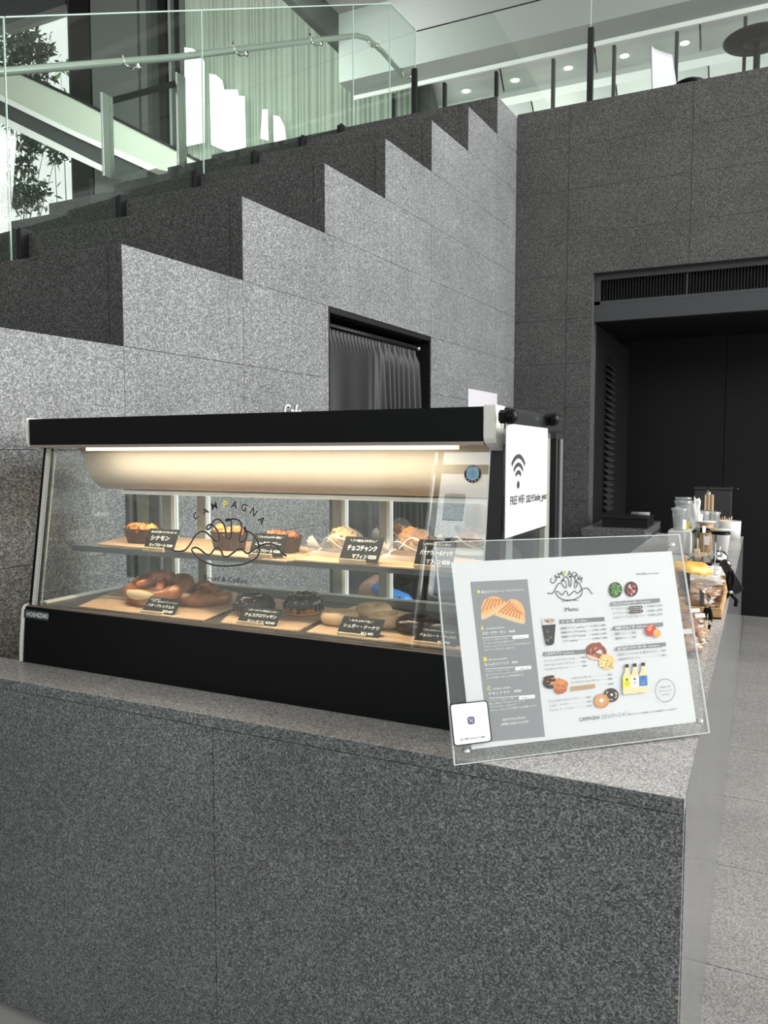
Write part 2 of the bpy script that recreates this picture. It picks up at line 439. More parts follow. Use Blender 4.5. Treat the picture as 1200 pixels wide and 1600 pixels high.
# wall lettering "Cafe" and a white paper
cf = MB(); o = at_w(442, 656, -.004)
put_text(cf, 'Cafe', at_w(443, 654, -.006), WD, (0, 0, 1), .115, None, fit=None, squeeze=.78)
tag(cf.build('wall_lettering', mat('letter_white', (.75, .76, .74), .5), loc=o, solid=.006), 'raised pale word Cafe on the granite wall, just above the display case', 'lettering')
p0, p1 = at_w(732, 607, -.004), at_w(777, 616, -.004)
MBp = MB(); MBp.hexa([(wx(p0.y, -.001), p0.y, 1.84), (wx(p0.y, -.003), p0.y, 1.84), (wx(p1.y, -.003), p1.y, 1.84), (wx(p1.y, -.001), p1.y, 1.84)],
                     [(wx(p0.y, -.001), p0.y, 2.088), (wx(p0.y, -.003), p0.y, 2.088), (wx(p1.y, -.003), p1.y, 2.088), (wx(p1.y, -.001), p1.y, 2.088)])
tag(MBp.build('wall_notice', mat('paper_lilac', (.52, .50, .53), .7), loc=(p0.x, p0.y, 1.96)), 'blank white paper notice on the granite wall right of the curtained doorway', 'paper')

# ================================================================ back wall with the recess
YB = 7.1
wb = sroot('wall_back', (-.3, YB, 0))
RX0, RZ1 = -1.375, 3.137                       # recess opening left edge and head
cols = [-2.07, -1.60, -0.59, 0.43, 1.45, 2.5]
rows = [FZ, .36, .74, 1.15, 1.56, 1.98, 2.37, 2.76, 3.137, 3.492, 3.875, 4.245, 4.60]
for i in range(len(cols) - 1):
    for j in range(len(rows) - 1):
        xa, xb, za, zb = cols[i], cols[i+1], rows[j], rows[j+1]
        if zb <= RZ1 + .001:
            if xa >= RX0 - .01: continue
            xb = min(xb, RX0)
        t = random.uniform(0, .0006)
        MB().box((xa + .0016, YB - .03 - t, za + .001), (xb - .0016, YB, zb - .001)).build('panel', M['granite_shaded'], wb)
        if zb <= RZ1 + .001 and xb < cols[i+1] and i == 0: pass
c = MB()
c.box((-3.4, YB, RZ1), (5, YB + .3, 4.585)); c.box((-2.3, YB, FZ), (RX0 - .03, YB + .3, RZ1))
c.build('core', M['joint'], wb)
# jamb and head returns of the opening (thin stone edge then dark metal)
jb = MB(); jb.box((RX0 - .03, YB, FZ), (RX0, YB + .16, RZ1 + .0)); jb.build('jamb', M['granite_shaded'], wb)
# ventilation grille over the opening
vz0, vz1 = 2.92, 3.105
vg = root('ventilation_grille', (-.2, YB + .1, vz0), 'long black ventilation grille with vertical slats over the dark recess', 'grille')
f = MB(); f.box((RX0, YB + .06, 3.09), (2.5, YB + .2, 3.137)); f.box((RX0, YB + .05, 2.875), (2.5, YB + .16, 2.905)); f.box((RX0, YB + .05, 2.875), (RX0 + .05, YB + .16, 3.12))
f.build('frame', M['dark_grey_metal'], vg)
MB().box((RX0 + .05, YB + .16, 2.9), (2.5, YB + .19, 3.1)).build('backing', M['black_panel'], vg)
sl = MB(); sl.box((0, 0, 0), (.006, .05, .19))
first = None; x = RX0 + .075
while x < 1.3:
    if first is None:
        first = sl.build('slat', M['black_metal'], vg); first.location = Vector((x, YB + .09, 2.903)) - Vector(vg.location)
        base = first
        me = first.data
        for v in me.vertices: pass
        # verts were shifted by the parent's location when built: shift back
        for v in me.vertices: v.co += Vector(vg.location)
        first.location = Vector((x, YB + .09, 2.903)) - Vector(vg.location)
    else:
        c_ = first.copy(); COL.objects.link(c_); c_.location = Vector((x, YB + .09, 2.903)) - Vector(vg.location)
    x += .0245
MB().box((-.62, YB + .085, 2.9), (-.605, YB + .14, 3.1)).build('divider', M['dark_grey_metal'], vg)
# fascia and soffit
YD = 9.22
t1 = sroot('trim_1', (0, YB, 2.8))
MB().box((RX0, YB + .05, 2.73), (2.5, YB + .12, 2.874)).build('fascia', M['dark_grey_metal'], t1)
MB().hexa([(RX0 - .3, YB + .12, 2.73), (2.5, YB + .12, 2.73), (2.5, YD + .05, 2.83), (RX0 - .3, YD + .05, 2.83)], [(RX0 - .3, YB + .12, 2.9), (2.5, YB + .12, 2.9), (2.5, YD + .05, 2.9), (RX0 - .3, YD + .05, 2.9)]).build('soffit', M['black_panel'], t1)
# recess side wall with a louvre
ws = sroot('wall_recess', (RX0, 7.7, 0))
MB().box((RX0 - .06, YB + .16, FZ), (RX0 - .002, YD, 2.73)).build('lining', M['black_metal'], ws)
lv = root('side_louvre', (RX0, 7.9, 1.2), 'tall narrow black louvre on the left side wall of the dark recess', 'louvre')
MB().box((RX0 - .002, 7.74, 1.02), (RX0 + .004, 8.12, 2.52)).build('backing', M['black_panel'], lv)
for k in range(24):
    z = 1.05 + k * .06
    MB().hexa([(RX0 + .004, 7.76, z), (RX0 + .05, 7.76, z - .035), (RX0 + .05, 8.1, z - .035), (RX0 + .004, 8.1, z)],
              [(RX0 + .004, 7.76, z + .008), (RX0 + .05, 7.76, z - .027), (RX0 + .05, 8.1, z - .027), (RX0 + .004, 8.1, z + .008)]).build('slat', M['dark_grey_metal'], lv)
for z in (1.12, 1.0):
    pass
# black door leaves at the back of the recess
d2 = sroot('door_2', (0, YD, 0))
xj = at_y(1132, 650, YD).x
for (xa, xb) in ((-2.2, xj), (xj, xj + 1.0), (xj + 1.0, xj + 2.0), (xj + 2.0, xj + 3)):
    MB().box((xa + .004, YD, FZ), (xb - .004, YD + .05, 2.88)).build('leaf', M['black_panel'], d2, bevel=.002, seg=1)
MB().box((-2.3, YD + .05, FZ), (4, YD + .08, 2.89)).build('backing', M['black_panel'], d2)

# ================================================================ floor of large stone tiles
fl = sroot('floor', (0, 0, 0))
MB().box((-16, -8, FZ - .2), (14, 24, FZ - .016)).build('bed', M['joint_light'], fl)
ys = [(y * 1.11) for y in [1.846 - .655 * k for k in range(6, -1, -1)] + [2.494, 3.145, 3.81, 4.487, 5.165, 5.84, 6.51, 7.18, 7.85, 8.52]]
xs = [-.115 - .02 + .6 * 2 * k for k in range(-1, 5)]
xs = [-1.32, -.12, 1.08, 2.28, 3.48, 4.68, 5.88]
for i in range(len(xs) - 1):
    for j in range(len(ys) - 1):
        MB().box((xs[i] + .0015, ys[j] + .002, FZ - .02), (xs[i+1] - .0015, ys[j+1] - .002, FZ)).build('tile', M['granite_floor'], fl)

# ================================================================ counter
CZ = .879; CX = -.115; CY = 1.60
cn = root('stone_counter', (-1, CY, 0), 'long dark grey granite service counter carrying the display case, L-shaped, its top toned paler for glare', 'counter')
core = MB(); core.box((-2.30, CY + .03, FZ), (CX - .03, 1.765, CZ - .03)); core.box((-2.15, 1.76, FZ), (CX - .03, 2.45, CZ - .03)); core.box((-.8, 2.4, FZ), (CX - .032, 7.09, CZ - .031))
core.build('core', M['joint'], cn)
top = MB()
CXa = CX - .0005
top.add([(-2.9, CY, CZ), (CX, CY, CZ), (CX, 7.15, CZ), (-.80, 7.15, CZ), (-.80, 2.46, CZ), (-2.17, 2.46, CZ), (-2.17, 1.768, CZ), (-2.9, 1.768, CZ),
         (-2.9, CY, CZ-.03), (CX, CY, CZ-.03), (CX, 7.15, CZ-.03), (-.80, 7.15, CZ-.03), (-.80, 2.46, CZ-.03), (-2.17, 2.46, CZ-.03), (-2.17, 1.768, CZ-.03), (-2.9, 1.768, CZ-.03)],
        [tuple(range(8)), tuple(reversed(range(8, 16)))] + [(i, i + 8, (i + 1) % 8 + 8, (i + 1) % 8) for i in range(8)])
# the top slab's front edge shows the dark stone of an apron strip
top.build('worktop', M['granite_top_glare'], cn)
for (xa, xb) in ((-2.9, -2.4), (-2.4, -1.262), (-1.262, CX)):
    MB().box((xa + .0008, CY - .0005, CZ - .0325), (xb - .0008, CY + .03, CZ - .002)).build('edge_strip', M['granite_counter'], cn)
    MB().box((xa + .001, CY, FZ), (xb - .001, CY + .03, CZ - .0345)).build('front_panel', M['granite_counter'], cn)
for (y0, y1) in ((1.60, 2.9), (2.9, 4.3), (4.3, 5.7), (5.7, 7.1)):
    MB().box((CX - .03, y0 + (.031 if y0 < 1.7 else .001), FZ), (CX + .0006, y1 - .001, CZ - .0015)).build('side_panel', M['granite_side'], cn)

# low worktop crossing behind the far end of the counter
bw = root('back_worktop', (-1.1, 7.0, 0), 'dark granite back worktop inside the recess, left of the cups', 'counter')
MB().box((-1.33, 6.55, .885), (-.82, 7.6, .95)).build('worktop', M['granite_side'], bw, bevel=.003)
MB().box((-1.31, 6.6, FZ), (-.82, 7.6, .884)).build('body', M['dark_grey_metal'], bw)
# ================================================================ glass balustrade on the steps
OFF = 1.5
gb = root('glass_balustrade', (wx(5, OFF), 5, TZ[6]), 'greenish glass balustrade with round handrail climbing along the stone steps', 'balustrade')
def gpt(y, z, o=0.0): return Vector((wx(y, OFF + o), y, z))
def slope_top(y): return 3.938 + (y - 3.12) * .498 if y < 7.53 else 6.135
def slope_bot(y):
    k = max(i for i in range(len(RY)) if RY[i] <= y) if y >= RY[0] else 0
    return TZ[k+1]
seams = [1.2, 3.15, 4.735, 6.818, 7.53, 8.10]
def pane(ya, yb, name='glass_pane'):
    za0, zb0 = max(slope_bot(ya) - .25, 0), max(slope_bot(yb - .01) - .25, 0)
    t = .008
    loop = [gpt(ya, za0), gpt(yb, zb0), gpt(yb, slope_top(yb)), gpt(ya, slope_top(ya))]
    mb = MB(); mb.extr(loop, -WN * t)
    o = mb.build(name, M['pane_green'], gb)
    e = MB()
    e.extr([gpt(yb - .006, zb0, -.0005), gpt(yb, zb0, -.0005), gpt(yb, slope_top(yb), -.0005), gpt(yb - .006, slope_top(yb), -.0005)], -WN * (t + .001))
    e.extr([gpt(ya, slope_top(ya), -.0005), gpt(yb, slope_top(yb), -.0005), gpt(yb, slope_top(yb) + .008, -.0005), gpt(ya, slope_top(ya) + .008, -.0005)], -WN * (t + .001))
    ee = e.build('pane_edge', M['pane_edge'], o)
    return o
# the level part and the turning use the same plane
for a_, b_ in zip(seams[:-1], seams[1:]): pane(a_ + .004, b_ - .004)
# handrail with its brackets (on the far side of the glass)
hr = []
for (y, z) in ((1.2, 2.70), (3.11, 3.66), (4.56, 4.36), (6.05, 5.12), (7.0, 5.60), (7.2, 5.66), (7.5, 5.665), (7.96, 5.61)):
    hr.append(gpt(y, z, .07))
MB().tube(hr, .024, None, 14).build('handrail', M['rail_green'], gb)
for (px, py) in ((215, 105), (383, 85), (500, 69), (588, 72), (640, 120)):
    p = at_w(px, py, OFF)
    b = MB(); n_ = -WN
    b.tube([p + WN * .012, p + WN * .02], .021, None, 16)
    b.tube([p, p - WN * .05], .008, None, 8)
    b.tube([p - WN * .045, p - WN * .045 + WD * -.07], .007, None, 8)
    b.tube([p - WN * .045 + WD * -.07, p - WN * .06 + WD * -.07 + Vector((0, 0, .075))], .007, None, 8)
    b.build('rail_bracket', M['steel_bright'], gb)
# black clamps at the step ends
for k in range(2, len(RY)):
    y = RY[k]; 
    p = Vector((wx(y, OFF), y, TZ[k+1]))
    MB().box((p.x - .03, p.y - .03, p.z - .36), (p.x - .012, p.y + .05, p.z + .02)).build('clamp', M['black_metal'], gb)
    MB().box((p.x + .006, p.y - .05, p.z - .36), (p.x + .03, p.y + .03, p.z + .02)).build('clamp', M['black_metal'], gb)

# glass balustrade along the upper landing
YU = 8.10
gu = root('landing_balustrade', (-2, YU, 5), 'frameless glass balustrade with black posts along the upper landing edge', 'balustrade')
xg = [wx(YU, OFF), -1.63, .25, 2.1]
for a_, b_ in zip(xg[:-1], xg[1:]):
    o = MB().box((a_ + .006, YU, 4.7), (b_ - .006, YU + .01, 6.12)).build('glass_pane', M['pane_pale'], gu)
    MB().box((a_ + .006, YU - .001, 6.12), (b_ - .006, YU + .011, 6.128)).build('pane_edge', M['black_metal'], o)
    MB().box((b_ - .012, YU - .001, 4.7), (b_ - .006, YU + .011, 6.12)).build('pane_edge', M['pane_edge'], o)
for x in xg[:-1]:
    MB().box((x - .03, YU - .05, 4.6), (x + .025, YU - .004, 5.72)).build('post', M['black_metal'], gu, bevel=.003)
for px in (566 + 50,): pass
# second row of slim posts with glass between them
gs = root('rear_balustrade', (-1.5, 8.75, 5), 'row of slim black posts with glass panes behind the landing balustrade', 'balustrade')
YS = 8.75
xp = [at_y(px, py, YS).x for px, py in ((616, 150), (695, 130), (776, 112), (865, 92), (960, 72), (1058, 48), (1165, 25))] + [.4, 1.05]
xp[-2] = xp[-3] + .6; xp[-1] = xp[-2] + .6
for x in xp:
    MB().box((x - .016, YS - .03, 4.7), (x + .016, YS + .03, 5.83)).build('post', M['black_metal'], gs)
for a_, b_ in zip(xp[:-1], xp[1:]):
    MB().box((a_ + .02, YS - .005, 4.8), (b_ - .005, YS + .005, 5.80)).build('glass_pane', M['pane_pale'], gs)
# landing floor
lf = struct(MB().box((-3.62, 7.12, 4.45), (8, 20, 4.58)).build('floor_upper', M['grey_wall'], loc=(0, 10, 4.5)))

# ================================================================ upper room: ceilings
cl = sroot('ceiling', (0, 6, 8))
def zy(px, py, z): return at_z(px, py, z).y
XL = at_z(508, 0, 8.2).x
yn = zy(800, 66, 7.2); yf = zy(800, 96, 7.2)
MB().box((XL, -9, 8.2), (7, yn, 8.35)).build('slab', M['ceiling_grey'], cl)
MB().box((XL, yn, 7.2), (9, yf, 7.35)).build('soffit', M['ceiling_soffit'], cl)
MB().box((XL, yn, 7.35), (9, yn + .1, 8.4)).build('fascia', M['ceiling_soffit'], cl)
MB().box((XL, yf - .03, 7.14), (9, yf, 7.2)).build('rail', M['white_wall'], cl)
MB().box((XL, yf + .05, 7.2), (9, yf + .1, 8.9)).build('fascia', M['ceiling_soffit'], cl)
# coves of the foreground ceiling
for k in range(4):
    y0 = 7.4 + k * .95
    MB().tube([(XL, y0, 8.2), (7, y0, 8.2)], .09, None, 16).build('cove', M['ceiling_grey'], cl)
# vaulted bright panels
def vault(y0, y1, z, r):
    n = 8
    for i in range(9):
        x0 = XL + .1 + i * 1.6
        def fn(u, v): return Vector((x0 + .015 + u * 1.57, y0 + (y1 - y0) * v, z + r * math.sin(PI * v)))
        MB().sheet(fn, 1, 12).build('vault_panel', M['ceiling_white'], cl, solid=.03)
ye = yf + .1
for k in range(4):
    vault(ye + .3 + k * 2.3, ye + 2.3 + k * 2.3, 7.9, .75)
    MB().box((XL, ye + 0 + k * 2.3, 7.80), (11, ye + .3 + k * 2.3, 7.92)).build('rib', M['ceiling_white'], cl)
MB().box((XL, ye, 8.95), (9, ye + 9.8, 9.0)).build('slab', M['dark_wall'], cl)
wu = struct(MB().box((-12, ye + 9.6, 4.5), (12, ye + 9.8, 9)).build('wall_upper', M['white_wall'], loc=(0, 20, 6)))
# recessed downlights
def downlight(p, r=.06, label='round recessed downlight', nrm=(0, 0, -1)):
    d = root('downlight', p, label, 'ceiling light', 'downlights in the white vaulted ceiling')
    MB().lathe([(r * .9, -.004), (r * 1.5, -.002), (r * 1.5, .012), (r * .9, .012)], None, 20, p).build('trim_ring', M['white_wall'], d)
    MB().lathe([(0, -.006), (r * .9, -.006), (r * .9, .0)], None, 20, p).build('lamp_glow', M['lamp_glow'], d)
    return d
zl = 7.84
for i, (px, py) in enumerate(((805, 125), (888, 106), (976, 87), (1070, 67), (728, 142))):
    p = at_z(px, py, zl)
    downlight(p, .075, ['round downlight first from left of the bright ceiling row, over the topmost stone step', 'round downlight second of the bright ceiling row, left of the tallest black post',
                        'round downlight third of the ceiling row, between the tallest post and the white chair', 'round downlight fourth of the ceiling row, left of the round black table',
                        'faint round downlight left of the ceiling row, above the upper stone steps'][i])
for i, (px, py) in enumerate(((717, 1), (746, 33), (846, 9), (630, 24))):
    p = at_z(px, py, 8.18)
    d = downlight(p, .07, ['round downlight at the top edge of the picture, in the grey ceiling', 'dim downlight seen through the landing glass, left one', 'dim downlight seen through the landing glass, right one',
                       'round downlight beside the corner of the glass balustrade'][i])
    d['group'] = 'downlights in the grey foreground ceiling'

# ================================================================ furniture on the landing
p = at_y(1165, 68, 8.42)
tb = root('round_table', (p.x, 8.42, 4.58), 'round black pedestal table seen from below on the upper landing', 'table')
zt = p.z
cx = p.x + .12
MB().lathe([(0, zt - .012), (.27, zt - .012), (.29, zt), (.30, zt + .012), (.30, zt + .02), (0, zt + .02)], None, 48, (cx - .02, 8.42, 0)).build('tabletop', M['black_gloss'], tb)
MB().lathe([(.12, zt - .02), (.12, zt - .011), (0, zt - .011)], None, 32, (cx - .02, 8.42, 0)).build('mounting_plate', M['black_metal'], tb)
MB().tube([(cx - .02, 8.42, 4.6), (cx - .02, 8.42, zt - .01)], .03, None, 16).build('pedestal', M['black_metal'], tb)
MB().lathe([(.22, 4.58), (.22, 4.595), (.03, 4.62)], None, 32, (cx - .02, 8.42, 0)).build('base', M['black_metal'], tb)
# white shell chair
q = at_y(1020, 135, 7.75); q2 = at_y(1012, 83, 7.75)
ch = root('shell_chair', (q.x + .2, 7.75, 4.58), 'white moulded shell chair on the upper landing, left of the round table', 'chair')
sz = 4.72
def shell(u, v):
    # v 0..0.5 seat, 0.5..1 back
    x = (u - .5)
    w = .40 if v < .5 else .40 - .1 * (v - .5) * 2
    if v < .45: px_, pz = .40 - v / .45 * .36, sz + .01 + .02 * (x * 2) ** 2
    else:
        t = (v - .45) / .55; px_, pz = .04 - .05 * t, sz + .02 + t * (q2.z - sz - .02)
        px_ += .05 * (x * 2) ** 2 * (1 - .3 * t)
    return Vector((q2.x + px_ * .8 + .10 + x * w * .5, 7.75 + x * w * .8 + px_ * .3, pz))
MB().sheet(shell, 12, 20).build('seat_shell', mat('chair_white', (.45, .46, .47), .5), ch, solid=.012)
for dx, dy in ((.05, -.17), (.05, .17), (.36, -.17), (.36, .17)):
    MB().tube([(q2.x + dx + .1, 7.75 + dy, 4.58), (q2.x + dx * .8 + .12, 7.78 + dy * .6, sz)], .01, None, 8).build('leg', M['black_metal'], ch)
r = at_y(1078, 127, 7.4)
st = root('low_stool', (r.x, 7.4, 4.58), 'low black rounded stool on the landing between white chair and table', 'stool')
MB().lathe([(0, r.z - .06), (.10, r.z - .05), (.12, r.z - .02), (.08, r.z), (0, r.z + .004)], None, 28, (r.x, 7.4, 0)).build('seat', M['black_gloss'], st)
MB().tube([(r.x, 7.4, 4.58), (r.x, 7.4, r.z - .05)], .03, None, 12).build('base', M['black_metal'], st)

# ================================================================ atrium behind the glass, left
YC = 13.0
cu = sroot('window_curtains', (-8, YC, 3))
cg = root('green_curtains', (-8, YC, 3), 'tall pale green floor-length curtains behind the glass balustrade', 'curtain')
xa, xb = at_y(291, 100, YC).x, at_y(646, 100, YC).x
n = 5
for i in range(n):
    a_ = xa + (xb - xa) * i / n; b_ = xa + (xb - xa) * (i + 1) / n
    ph = random.random() * 6
    def fn(u, v, a_=a_, b_=b_, ph=ph): return Vector((a_ + (b_ - a_) * u, YC + .035 * math.sin(u * 60 + ph + 2 * math.sin(u * 9)) + .03 * math.sin(u * 17 + ph * 2), 2.5 + v * 9.5))
    MB().sheet(fn, 90, 1).build('curtain_panel', M['curtain_green'], cg)
bpy.data.objects.remove(cu)
# curtain at the far left top
cg2 = root('pale_curtain', (-15.5, 14, 8), 'pale striped curtain at the top left corner above the reflected trees', 'curtain')
x0, x1 = at_y(-60, 20, 14.2).x, at_y(27, 20, 14.2).x
zb_ = at_y(10, 30, 14.2).z
MB().sheet(lambda u, v: Vector((x0 + (x1 - x0) * u, 14.2 + .08 * math.sin(u * 60), zb_ - .2 + v * 4)), 120, 1).build('cloth', mat('curtain_pale', (.45, .47, .4), .8), cg2)
wa = sroot('wall_atrium', (-11, 13.5, 0))
x0, x1, x2 = at_y(107, 100, 13.6).x, at_y(291, 100, 13.6).x, at_y(680, 100, 13.6).x
MB().box((x0, 13.6, 0), (x1 + .3, 13.8, 14)).build('wall_panel', M['dark_wall'], wa)
MB().box((x1, 13.4, 0), (x2, 13.8, 14)).build('wall_panel', M['grey_wall'], wa)
for (pa, pb, m_) in ((112, 143, 'black_panel'), (146, 218, 'grey_wall'), (222, 232, 'stringer_white'), (250, 262, 'black_panel'), (266, 270, 'rail_green'), (276, 290, 'black_panel')):
    MB().box((at_y(pa, 100, 13.5).x, 13.45, 0), (at_y(pb, 100, 13.5).x, 13.6, 14)).build('mullion', M[m_] if m_ != 'stringer_white' else M['grey_wall'], wa)
# beam over the opening added where the glass reflects daylight
zt = at_y(50, 27, 13.6).z
MB().box((at_y(-200, 0, 13.6).x, 13.55, zt), (x0, 13.8, 15)).build('lintel', M['dark_wall'], wa)
zs = at_y(50, 345, 13.6).z
MB().box((at_y(-200, 0, 13.6).x, 13.55, 0), (x0, 13.8, zs)).build('sill', M['dark_wall'], wa)
# sloping slab edge crossing the hall above (ceiling of the atrium)
sb = struct(MB().hexa([(-18, 6, 12.5), (-2.5, 6, 12.5), (-2.5, 15, 12.5), (-18, 15, 12.5)], [(-18, 6, 12.8), (-2.5, 6, 12.8), (-2.5, 15, 12.8), (-18, 15, 12.8)]).build('ceiling_atrium', M['grey_wall'], loc=(-8, 10, 12.5)))
# beam along the left edge of the foreground ceiling
bk = sroot('trim_2', (XL, 6, 8))
zb1 = at_x(441, 0, XL - .12).z; ye1 = at_x(587, 131, XL - .12).y
MB().box((XL - .12, -6, zb1), (XL, ye1, 8.35)).build('beam', M['dark_wall'], bk)

# glowing shapes that stand for sky reflections in the balustrade glass
def reflection_poly(name, pts, y=12.7):
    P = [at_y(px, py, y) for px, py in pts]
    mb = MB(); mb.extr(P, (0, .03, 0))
    o = struct(mb.build(name, M['sky_reflection'], loc=P[0]))
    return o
reflection_poly('glass_reflection_2', [(290, 228), (318, 222), (318, 96), (312, 84), (301, 76), (288, 74)])
reflection_poly('glass_reflection_3', [(330, 226), (358, 238), (383, 229), (381, 150), (372, 150), (370, 140), (349, 140), (346, 125), (337, 117), (327, 115)])
reflection_poly('glass_reflection_4', [(407, 216), (418, 219), (417, 171), (410, 171)])
reflection_poly('glass_reflection_5', [(428, 222), (446, 217), (443, 196), (436, 182), (427, 180)])

# escalator crossing the atrium
YE = 11.5
es = root('escalator', (at_y(200, 250, YE).x, YE, 2.5), 'pale green glass-sided escalator descending behind the balustrade', 'escalator')
def epoly(pts, y, dy, name, m): 
    P = [at_y(px, py, y) for px, py in pts]; return MB().extr(P, (0, dy, 0)).build(name, m, es)
epoly([(-60, 74), (110, 151), (372, 283), (372, 292), (235, 262), (110, 202), (-60, 118)], YE, .03, 'side_panel', M['escalator_glass'])
epoly([(-60, 70), (110, 147), (380, 284), (380, 289), (110, 152), (-60, 75)], YE - .03, .09, 'handrail', M['black_metal'])
epoly([(-60, 118), (110, 202), (246, 262), (232, 266), (110, 210), (-60, 128)], YE - .02, .4, 'stringer', M['stringer_white'])
epoly([(-60, 128), (110, 210), (230, 268), (230, 300), (110, 245), (-60, 160)], YE + .05, .3, 'truss', M['dark_wall'])
epoly([(-60, 150), (110, 234), (168, 263), (160, 268), (110, 245), (-60, 163)], YE, .3, 'stringer', M['stringer_white'])

# steel posts holding a dark plate
sp = root('sign_stand', (at_x(170, 278, -4.6).x, at_x(170, 278, -4.6).y, at_x(170, 278, -4.6).z), 'two brushed steel posts carrying a dark bar, behind the balustrade', 'sign stand')
for (xa_, ya_, xb_, yb_) in ((168, 148, 171, 278), (281, 115, 288, 262)):
    t_ = at_x(xa_, ya_, -4.6); b_ = at_x(xb_, yb_, -4.6)
    yy = (t_.y + b_.y) / 2
    MB().box((-4.62, yy - .055, b_.z), (-4.60, yy + .02, t_.z)).build('post', M['steel'], sp, bevel=.002)
    MB().box((-4.62, yy + .021, b_.z), (-4.60, yy + .055, t_.z)).build('post_edge', M['steel_bright'], sp)
a_ = at_x(175, 152, -4.63); b_ = at_x(275, 125, -4.63); 
MB().extr([a_, b_, at_x(275, 136, -4.63), at_x(175, 163, -4.63)], (-.02, 0, 0)).build('bar', M['black_panel'], sp)

# trees added behind the opening, standing for those reflected in the glass
def tree(name, base, h, seed, label, pts, lm):
    rnd = random.Random(seed)
    t = root(name, base, label, 'tree', 'trees standing in for the reflection in the left glass')
    br = MB(); br.tube([base, base + Vector((.1, 0, h * .5)), base + Vector((-.1, 0, h))], [.1, .07, .03], None, 8)
    lf_ = MB()
    for (c, r, nl) in pts:
        o = base + Vector((rnd.uniform(-.2, .2), 0, h * rnd.uniform(.3, .8)))
        mid = (o + c) / 2 + Vector((rnd.uniform(-.2, .2), rnd.uniform(-.2, .2), .1))
        br.tube([o, mid, c], [.03, .018, .006], None, 5)
        for k in range(5):
            d = Vector((rnd.gauss(0, 1), rnd.gauss(0, .6), rnd.gauss(0, .8))).normalized() * r
            br.tube([c, c + d * .5, c + d * 1.3 + Vector((0, 0, -.1 * r))], [.012, .007, .002], None, 4)
        for k in range(nl):
            d = Vector((rnd.gauss(0, .55), rnd.gauss(0, .4), rnd.gauss(0, .38))) * r
            p_ = c + d; u = Vector((rnd.gauss(0, 1), rnd.gauss(0, .5), rnd.gauss(-.3, .6))).normalized()
            w = u.cross(Vector((rnd.gauss(0, 1), rnd.gauss(0, 1), rnd.gauss(0, 1)))).normalized()
            L_ = rnd.uniform(.16, .32)
            lf_.add([p_, p_ + u * L_ * .5 + w * L_ * .17, p_ + u * L_, p_ + u * L_ * .5 - w * L_ * .17], [(0, 1, 2, 3)])
    br.build('branches', M['bark'], t)
    f = lf_.build('leaves', lm, t); f['kind'] = 'stuff'
    return t
YT = 15.5
def T(px, py): return at_y(px, py, YT)
tree('reflected_tree', Vector((T(-20, 300).x, YT, 0)), 7, 3, 'dark leafy maple standing in for the reflection in the left glass, upper branches', [(T(42, 62), .5, 260), (T(28, 95), .5, 260), (T(65, 80), .35, 120), (T(8, 60), .4, 150), (T(60, 118), .4, 120)], M['leaf_dark'])
tree('reflected_tree', Vector((T(60, 300).x, YT + .5, 0)), 5, 5, 'paler green tree standing in for the reflection, middle of the left glass', [(T(22, 145), .6, 260), (T(40, 165), .45, 160), (T(95, 110), .3, 20), (T(82, 190), .4, 40)], M['leaf_green'])
tree('reflected_tree', Vector((T(20, 340).x, YT - .4, 0)), 4, 9, 'dark low foliage standing in for the reflection, bottom of the left glass', [(T(50, 222), .45, 200), (T(22, 180), .4, 120), (T(88, 238), .35, 110), (T(35, 262), .35, 110), (T(50, 300), .5, 260), (T(12, 310), .5, 260), (T(75, 200), .25, 60)], M['leaf_dark'])

# ================================================================ outside, behind the viewer: what the glass reflects
bd = root('office_building', (3, -15, FZ), 'pale office building with rows of windows, seen only as a reflection in the glass case', 'building')
BX0 = -7.0
MB().box((BX0, -17, FZ), (10, -13, 14)).build('wall', M['facade'], bd)
for i in range(16):
    for j in range(7):
        x = BX0 + .35 + i * 1.05; z = 1.1 + j * 1.75
        MB().box((x, -13.05, z), (x + .5, -12.98, z + .62)).build('window', M['facade_window'], bd)
for j in range(8):
    MB().box((BX0, -13.25, .45 + j * 1.75), (10, -13, .68 + j * 1.75)).build('balcony_edge', M['facade_white'], bd)
for i in range(9):
    MB().box((BX0 + .05 + i * 2.1, -13.3, FZ), (BX0 + .2 + i * 2.1, -13, 14)).build('pilaster', M['facade_white'], bd)
wf = sroot('wall_front', (-12, -8, 0))
MB().box((-20, -7.2, FZ), (-4.6, -7.0, 9)).build('wall_panel', M['dark_wall'], wf)
ww = sroot('wall_west', (-19, 0, 0))
MB().box((-20.2, -7.2, FZ), (-20, 8, 12)).build('wall_panel', M['dark_wall'], ww)
# ================================================================ the refrigerated display case
XA, XB = -2.158, -.571
M['cream_panel'] = mat('cream_panel', (.36, .33, .29), .45)
M['frame_grey'] = mat('frame_grey', (.30, .30, .27), .45, .2)
M['frame_white'] = mat('frame_white', (.82, .84, .80), .4)
M['gasket_grey'] = mat('gasket_grey', (.09, .095, .10), .6)
M['strip_white'] = mat('strip_white', (.62, .62, .56), .5)
M['deck'] = mat('deck', (.10, .09, .08), .35, .4)
M['shelf_edge'] = mat('shelf_edge', (.16, .18, .19), .3, .3)
M['led'] = mat('led', (1, .95, .8), .5, emit=(1, .86, .60), estr=1.8)
M['sticker_black'] = mat('sticker_black', (.01, .01, .012), .4)
M['sticker_blue'] = mat('sticker_blue', (.10, .45, .68), .4)
M['print_white'] = mat('print_white', (.8, .8, .8), .5)
M['print_grey'] = mat('print_grey', (.3, .32, .33), .5)
M['yellow'] = mat('yellow', (.85, .78, .10), .5)
M['halo_white'] = mat('halo_white', (.72, .62, .60), .6)
